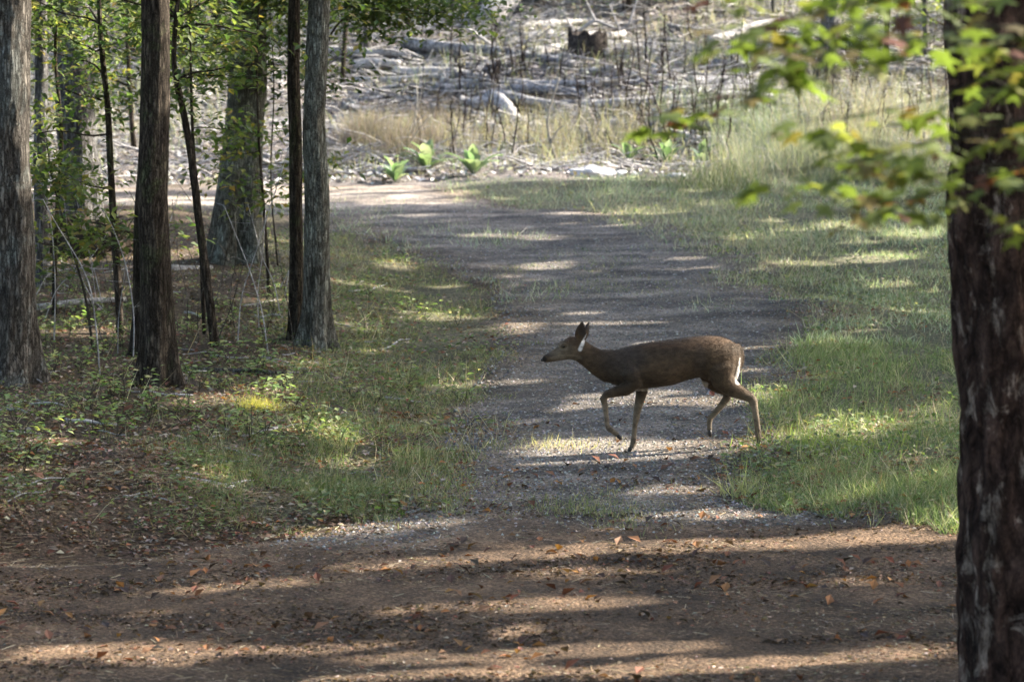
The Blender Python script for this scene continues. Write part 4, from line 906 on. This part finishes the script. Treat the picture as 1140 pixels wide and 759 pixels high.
# broad weeds, dead stems and fallen leaves mixed into the verges
mb = MB(); P, px, py = field(90000, 25, 58); gr, gl, gm = grass_w(px, py); P = P[rng.uniform(0, 1, len(P)) < (gr + gl) * np.clip(noise2(P[:, 0] * 1.9, P[:, 1] * 1.3, 81) * 3 - 1.5, 0, .5)]; n_ = len(P); P[:, 2] += rng.uniform(.01, .13, n_)
mb.scatter(LEAF_V, LEAF_F, P, frames(rdirs(n_, -.3, .6), rng.uniform(-.6, .6, n_)), rng.uniform(.03, .08, n_), cols(n_, [(.14, .19, .08), (.2, .24, .12), (.1, .14, .06), (.3, .28, .17)], .3))
P, px, py = field(26000, 25, 59); gr, gl, gm = grass_w(px, py); P = P[rng.uniform(0, 1, len(P)) < (gr + gl) * np.clip(noise2(P[:, 0] * 1.1, P[:, 1] * .7, 82) * 2 - .7, 0, .45)]
blades(mb, P, rng.uniform(.1, .34, len(P)), rng.uniform(.003, .006, len(P)), [(.5, .44, .34), (.38, .31, .22), (.28, .2, .13)], .7)
tag(mb.build('verge_weeds', M_grass), 'broad weeds and dead stems mixed into the grass of the verges', 'weeds', kind='stuff')
P, px, py = field(26000, 24.6, 40, .16); gr, gl, gm = grass_w(px, py); P = P[(gr + gl > .2) & (rng.uniform(0, 1, len(P)) < np.clip(noise2(P[:, 0] * 1.5, P[:, 1] * 1.1, 83) * 2.4 - .9, 0, .6))]; P[:, 2] += rng.uniform(0, .05, len(P))
LATE = P
# straggling stems on the lit strip by the deer
def tuft(label, px, py, n, h, pal, sp=.1, w=.006, group=None, lean=.5):
    b0 = on(px, py); P = b0[None] + rng.normal(size=(n, 3)) * (sp, sp, 0); P[:, 2] = gz(P[:, 0], P[:, 1]) - .005; mb = MB(); blades(mb, P, rng.uniform(.4, 1, n) * h, rng.uniform(.7, 1.3, n) * w, pal, lean, bendk=.4)
    o = mb.build('grass_tuft', M_grass, None, origin=b0); tag(o, label, 'grass tuft', group)
tuft('rounded golden tuft of fine grass glowing beside the mossy trunk', 286, 456, 420, .16, [(.42, .38, .1), (.36, .36, .1), (.5, .42, .16)], .09, .004)
tuft('small spiky green tuft right of the golden one', 360, 466, 50, .24, [(.2, .26, .08), (.4, .36, .18)], .03, .007)
tuft('thin dry tuft at the near edge of the sunlit strip left of the deer', 640, 500, 160, .14, [(.5, .42, .26), (.4, .36, .2)], .18, .004)
tuft('dry straw tuft on the lit strip just left of the raised hoof', 602, 500, 60, .16, [(.5, .44, .28)], .1, .004)
tuft('pale arching tuft at the left edge of the right verge', 822, 556, 90, .3, [(.3, .32, .16), (.36, .36, .2)], .07, .006)
tuft('bright lit tuft in the right verge behind the deer', 930, 500, 420, .26, [(.24, .32, .08), (.3, .36, .12)], .3, .006)
tuft('small tuft growing out of the track left of the deer head', 594, 385, 60, .08, [(.1, .16, .05), (.2, .2, .09)], .1, .006)
# seedlings and leafy ground plants in the left wood
for k in range(120):
    u = rng.uniform(); px = rng.uniform(0, 330) if u < .8 else rng.uniform(330, 520); py = rng.uniform(335, 540) if px < 150 else rng.uniform(330, 500)
    b0 = on(px, py); root = empty('seedling', b0); tag(root, 'small leafy seedling on the shaded floor of the left wood', 'seedling', 'seedlings in the left wood')
    h = rng.uniform(.1, .34); mb = MB(); cs = []
    for q in range(3):
        P = bend(b0, b0 + (rng.normal() * .1, rng.normal() * .1, h * rng.uniform(.5, 1)), 5, .05); tube(mb, P, [.004, .0035, .003, .0025, .002], 4, cap=False); cs += list(P[2:])
    mb.build('stem', M_sap, root, origin=b0)
    mb = MB(); nl = rng.integers(14, 30); c = np.array(cs)[rng.integers(0, len(cs), nl)] + rng.normal(size=(nl, 3)) * (.06, .06, .03); c[:, 2] = np.maximum(c[:, 2], gz(c[:, 0], c[:, 1]) + .01)
    mb.scatter(LEAF_V, LEAF_F, c, frames(rdirs(nl, -.4, .4), rng.uniform(-.4, .4, nl)), rng.uniform(.04, .095, nl), cols(nl, [(.2, .27, .12), (.26, .32, .15), (.14, .2, .08), (.36, .37, .18)], .25)); mb.build('foliage', M_leaf, root, origin=b0)
# low plants as a mass
mb = MB(); P, px, py = field(110000, 26, 52); keep = (px < 480) & (rng.uniform(0, 1, len(P)) < np.clip((noise2(P[:, 0] * 1.6, P[:, 1] * 1.2, 61) - .42) * 3, 0, 1) * .55) & (path_d(P[:, 0], P[:, 1]) < -.05); P = P[keep]; n_ = len(P)
P[:, 2] += rng.uniform(0, .1, n_); mb.scatter(LEAF_V, LEAF_F, P, frames(rdirs(n_, -.4, .5), rng.uniform(-.6, .6, n_)), rng.uniform(.025, .06, n_), cols(n_, [(.1, .14, .06), (.13, .17, .075), (.075, .11, .045), (.2, .21, .11)], .3))
tag(mb.build('ground_cover', M_leaf), 'low leafy plants carpeting the floor of the left wood', 'ground plants', kind='stuff')
# leaf litter and needles
RED = [(.16, .1, .07), (.22, .14, .09), (.1, .06, .045), (.27, .19, .13), (.2, .17, .15), (.34, .28, .23), (.18, .07, .045)]
def litter(name, label, P, size, pal, lift=.015, flat=.5):
    n_ = len(P); P = P.copy(); P[:, 2] += rng.uniform(.002, lift, n_); a = rng.uniform(0, 6.28, n_); e = rng.uniform(-.15, flat, n_)
    d_ = np.stack([np.cos(a), np.sin(a), e], 1); mb = MB(); V = np.array(LEAF_V) * (1, 1, 1.8); mb.scatter(V, LEAF_F, P, frames(d_, rng.normal(size=n_) * .35), size, cols(n_, pal, .3)); tag(mb.build(name, M_litter), label, 'litter', kind='stuff')
P, px, py = field(52000, 20, 50); k = (px < 470) & (py < 620) & (path_d(P[:, 0], P[:, 1]) < .25); P = P[k]; litter('leaf_litter', 'brown fallen leaves over the floor of the left wood', P, rng.uniform(.035, .08, len(P)), RED)
P, px, py = field(70000, 19.5, 29.5, .17); P = P[rng.uniform(0, 1, len(P)) < np.clip(noise2(P[:, 0] * 1.2, P[:, 1] * 2.4, 71) * 2.4 - .8, .04, 1)]; litter('leaf_litter', 'dead leaves and chips strewn over the near track', P, rng.uniform(.012, .05, len(P)) , RED)
P, px, py = field(2600, 20, 33, .15); P = P[noise2(P[:, 0] * .9, P[:, 1] * 1.6, 72) > .52]; litter('leaf_litter', 'larger curled dark leaves on the near track', P, rng.uniform(.04, .12, len(P)), [(.07, .04, .03), (.14, .05, .03), (.05, .035, .03), (.28, .13, .05), (.2, .1, .06)], .03, .9)
litter('leaf_litter', 'brown leaves caught in the grass of the verges', LATE, rng.uniform(.03, .08, len(LATE)), RED + [(.3, .12, .05)])
P, px, py = field(60000, 26.5, 58, .16); pd_ = path_d(P[:, 0], P[:, 1]); P = P[(pd_ > -.6) & (rng.uniform(0, 1, len(P)) < np.clip(.95 - pd_ * .7, .12, 1) * np.clip(noise2(P[:, 0] * 1.4, P[:, 1] * 1.2, 73) * 2 - .5, .05, 1))]; litter('leaf_litter', 'scattered small dead leaves on the gravel', P, rng.uniform(.02, .05, len(P)), RED + [(.3, .26, .22)])
mb = MB(); P, px, py = field(150000, 19.5, 28.0, .17); P = P[rng.uniform(0, 1, len(P)) < np.clip(noise2(P[:, 0] * .8, P[:, 1] * 3.2, 75) * 2.6 - .7, .08, 1) * (P[:, 1] < 27.9)]; n_ = len(P); P[:, 2] += rng.uniform(.004, .014, n_); a = rng.uniform(0, 3.14, n_); d_ = np.stack([np.cos(a), np.sin(a), rng.normal(size=n_) * .06], 1)
mb.scatter([(-.5, 0, 0), (.5, 0, 0), (.5, 1, 0), (-.5, 1, 0)], [(0, 1, 2, 3)], P, frames(d_, rng.normal(size=n_) * .3), np.stack([rng.uniform(.002, .004, n_), rng.uniform(.08, .18, n_), np.ones(n_)], 1), cols(n_, [(.27, .19, .11), (.38, .28, .17), (.15, .1, .065), (.52, .43, .31)], .25))
tag(mb.build('pine_needles', M_litter), 'fallen rust brown pine needles covering the near track', 'needles', kind='stuff')
P, px, py = field(60000, 19.5, 28.2, .17); P = P[rng.uniform(0, 1, len(P)) < np.clip(noise2(P[:, 0] * 1.0, P[:, 1] * 2.6, 76) * 4 - 2.1, 0, 1)]; litter('leaf_litter', 'drifts of dark rotting leaves on the near track', P, rng.uniform(.02, .06, len(P)), [(.07, .045, .035), (.1, .065, .045), (.045, .032, .026), (.16, .1, .065)], .02, .6)
# gravel
OV = np.array([(1, 0, 0), (-1, 0, 0), (0, 1, 0), (0, -1, 0), (0, 0, .8), (0, 0, -.8)]) ; OF = [(0, 2, 4), (2, 1, 4), (1, 3, 4), (3, 0, 4), (2, 0, 5), (1, 2, 5), (3, 1, 5), (0, 3, 5)]
m, n, b = mat('gravel_stone', .85); at_ = N(n, 'ShaderNodeVertexColor', layer_name='col'); n.links.new(at_.outputs[0], b.inputs['Base Color']); M_stone = m
mb = MB(); P, px, py = field(90000, 24, 56, .16); P = P[(path_d(P[:, 0], P[:, 1]) > -.05) & (P[:, 1] + (noise2(P[:, 0] * .9, P[:, 1] * .9, 14) - .5) * 2.2 - 1.3 * sstep(-.6, -2.4, P[:, 0]) > rng.uniform(25.2, 27.6, len(P)))]; n_ = len(P)
P[:, 2] += .014; mb.scatter(OV, OF, P, frames(rdirs(n_)), rng.uniform(.006, .02, (n_, 1)) * rng.uniform(.6, 1.3, (n_, 3)), cols(n_, [(.16, .16, .17), (.1, .1, .11), (.24, .235, .23), (.3, .29, .28), (.15, .13, .11), (.2, .17, .13)], .3))
tag(mb.build('gravel', M_stone), 'grey crushed stone scattered over the track', 'gravel', kind='stuff')
# twigs and small logs in the left wood
log_('dark thin log lying behind the mossy trunk', (195, 414), (305, 418), .035, M_oak, amp=.02)
log_('short pale stick on the bank below the touching pair', (196, 532), (262, 545), .022, M_dead, amp=.03)
log_('small pale stick on the ground at the left', (72, 470), (130, 474), .02, M_dead, amp=.02)
log_('grey log lying in the shade behind the pair of dark trunks', (40, 345), (140, 336), .04, M_dead)
log_('thin branch on the floor left of the curved sapling', (188, 302), (236, 300), .05, M_dead)
log_('long thin stick lying across the gravel beyond the deer', (760, 353), (842, 351), .012, M_char, amp=.004)
for k in range(110):
    px = rng.uniform(0, 460); py = rng.uniform(300, 560); L = rng.uniform(10, 50); s_ = rng.uniform(-.3, .3)
    log_('small dead stick on the floor of the left wood', (px - L / 2, py - L * s_ / 2), (px + L / 2, py + L * s_ / 2), rng.uniform(.005, .014), M_dead if k % 3 else M_oak, name='dead_stick', cat='stick', group='dead sticks in the left wood', n=5, lift=1.3)
# uprooted root mound
def mound():
    b0 = on(104, 288); root = empty('root_mound', b0); tag(root, 'dark uprooted root mound at the foot of the pale grey trunk', 'root mound')
    n = 40; th, ph = np.meshgrid(np.linspace(0, math.pi, 22), np.linspace(0, 2 * math.pi, n, endpoint=False), indexing='ij')
    d_ = np.stack([np.sin(th) * np.cos(ph), np.sin(th) * np.sin(ph), np.cos(th)], -1); k = .7 + .7 * noise3(d_[..., 0] * 2.5 + 3, d_[..., 1] * 2.5, d_[..., 2] * 2.5, 9) * noise3(d_[..., 0] * 6 + 3, d_[..., 1] * 6, d_[..., 2] * 6, 10) * 1.6
    V = (d_ * k[..., None] * np.array([.52, .4, .42])).reshape(-1, 3) + b0 + (0, 0, .12); i = np.arange(21)[:, None] * n; j = np.arange(n)[None]; jn = (j + 1) % n
    mb = MB(); mb.add(V, np.stack([i + j, i + n + j, i + n + jn, i + jn], -1).reshape(-1, 4)); mb.build('soil', M_soil, root, True, origin=b0)
    mb = MB()
    for q in range(34):
        a = rng.uniform(0, 6.28); s0 = b0 + (math.cos(a) * .35, -abs(math.sin(a)) * .3, rng.uniform(.05, .5)); e = s0 + (math.cos(a) * rng.uniform(.1, .5), -rng.uniform(0, .3), rng.uniform(-.25, .35)); tube(mb, bend(s0, e, 6, .12), np.linspace(.016, .004, 6), 5)
    mb.build('roots', M_dark, root, True, origin=b0)
mound()
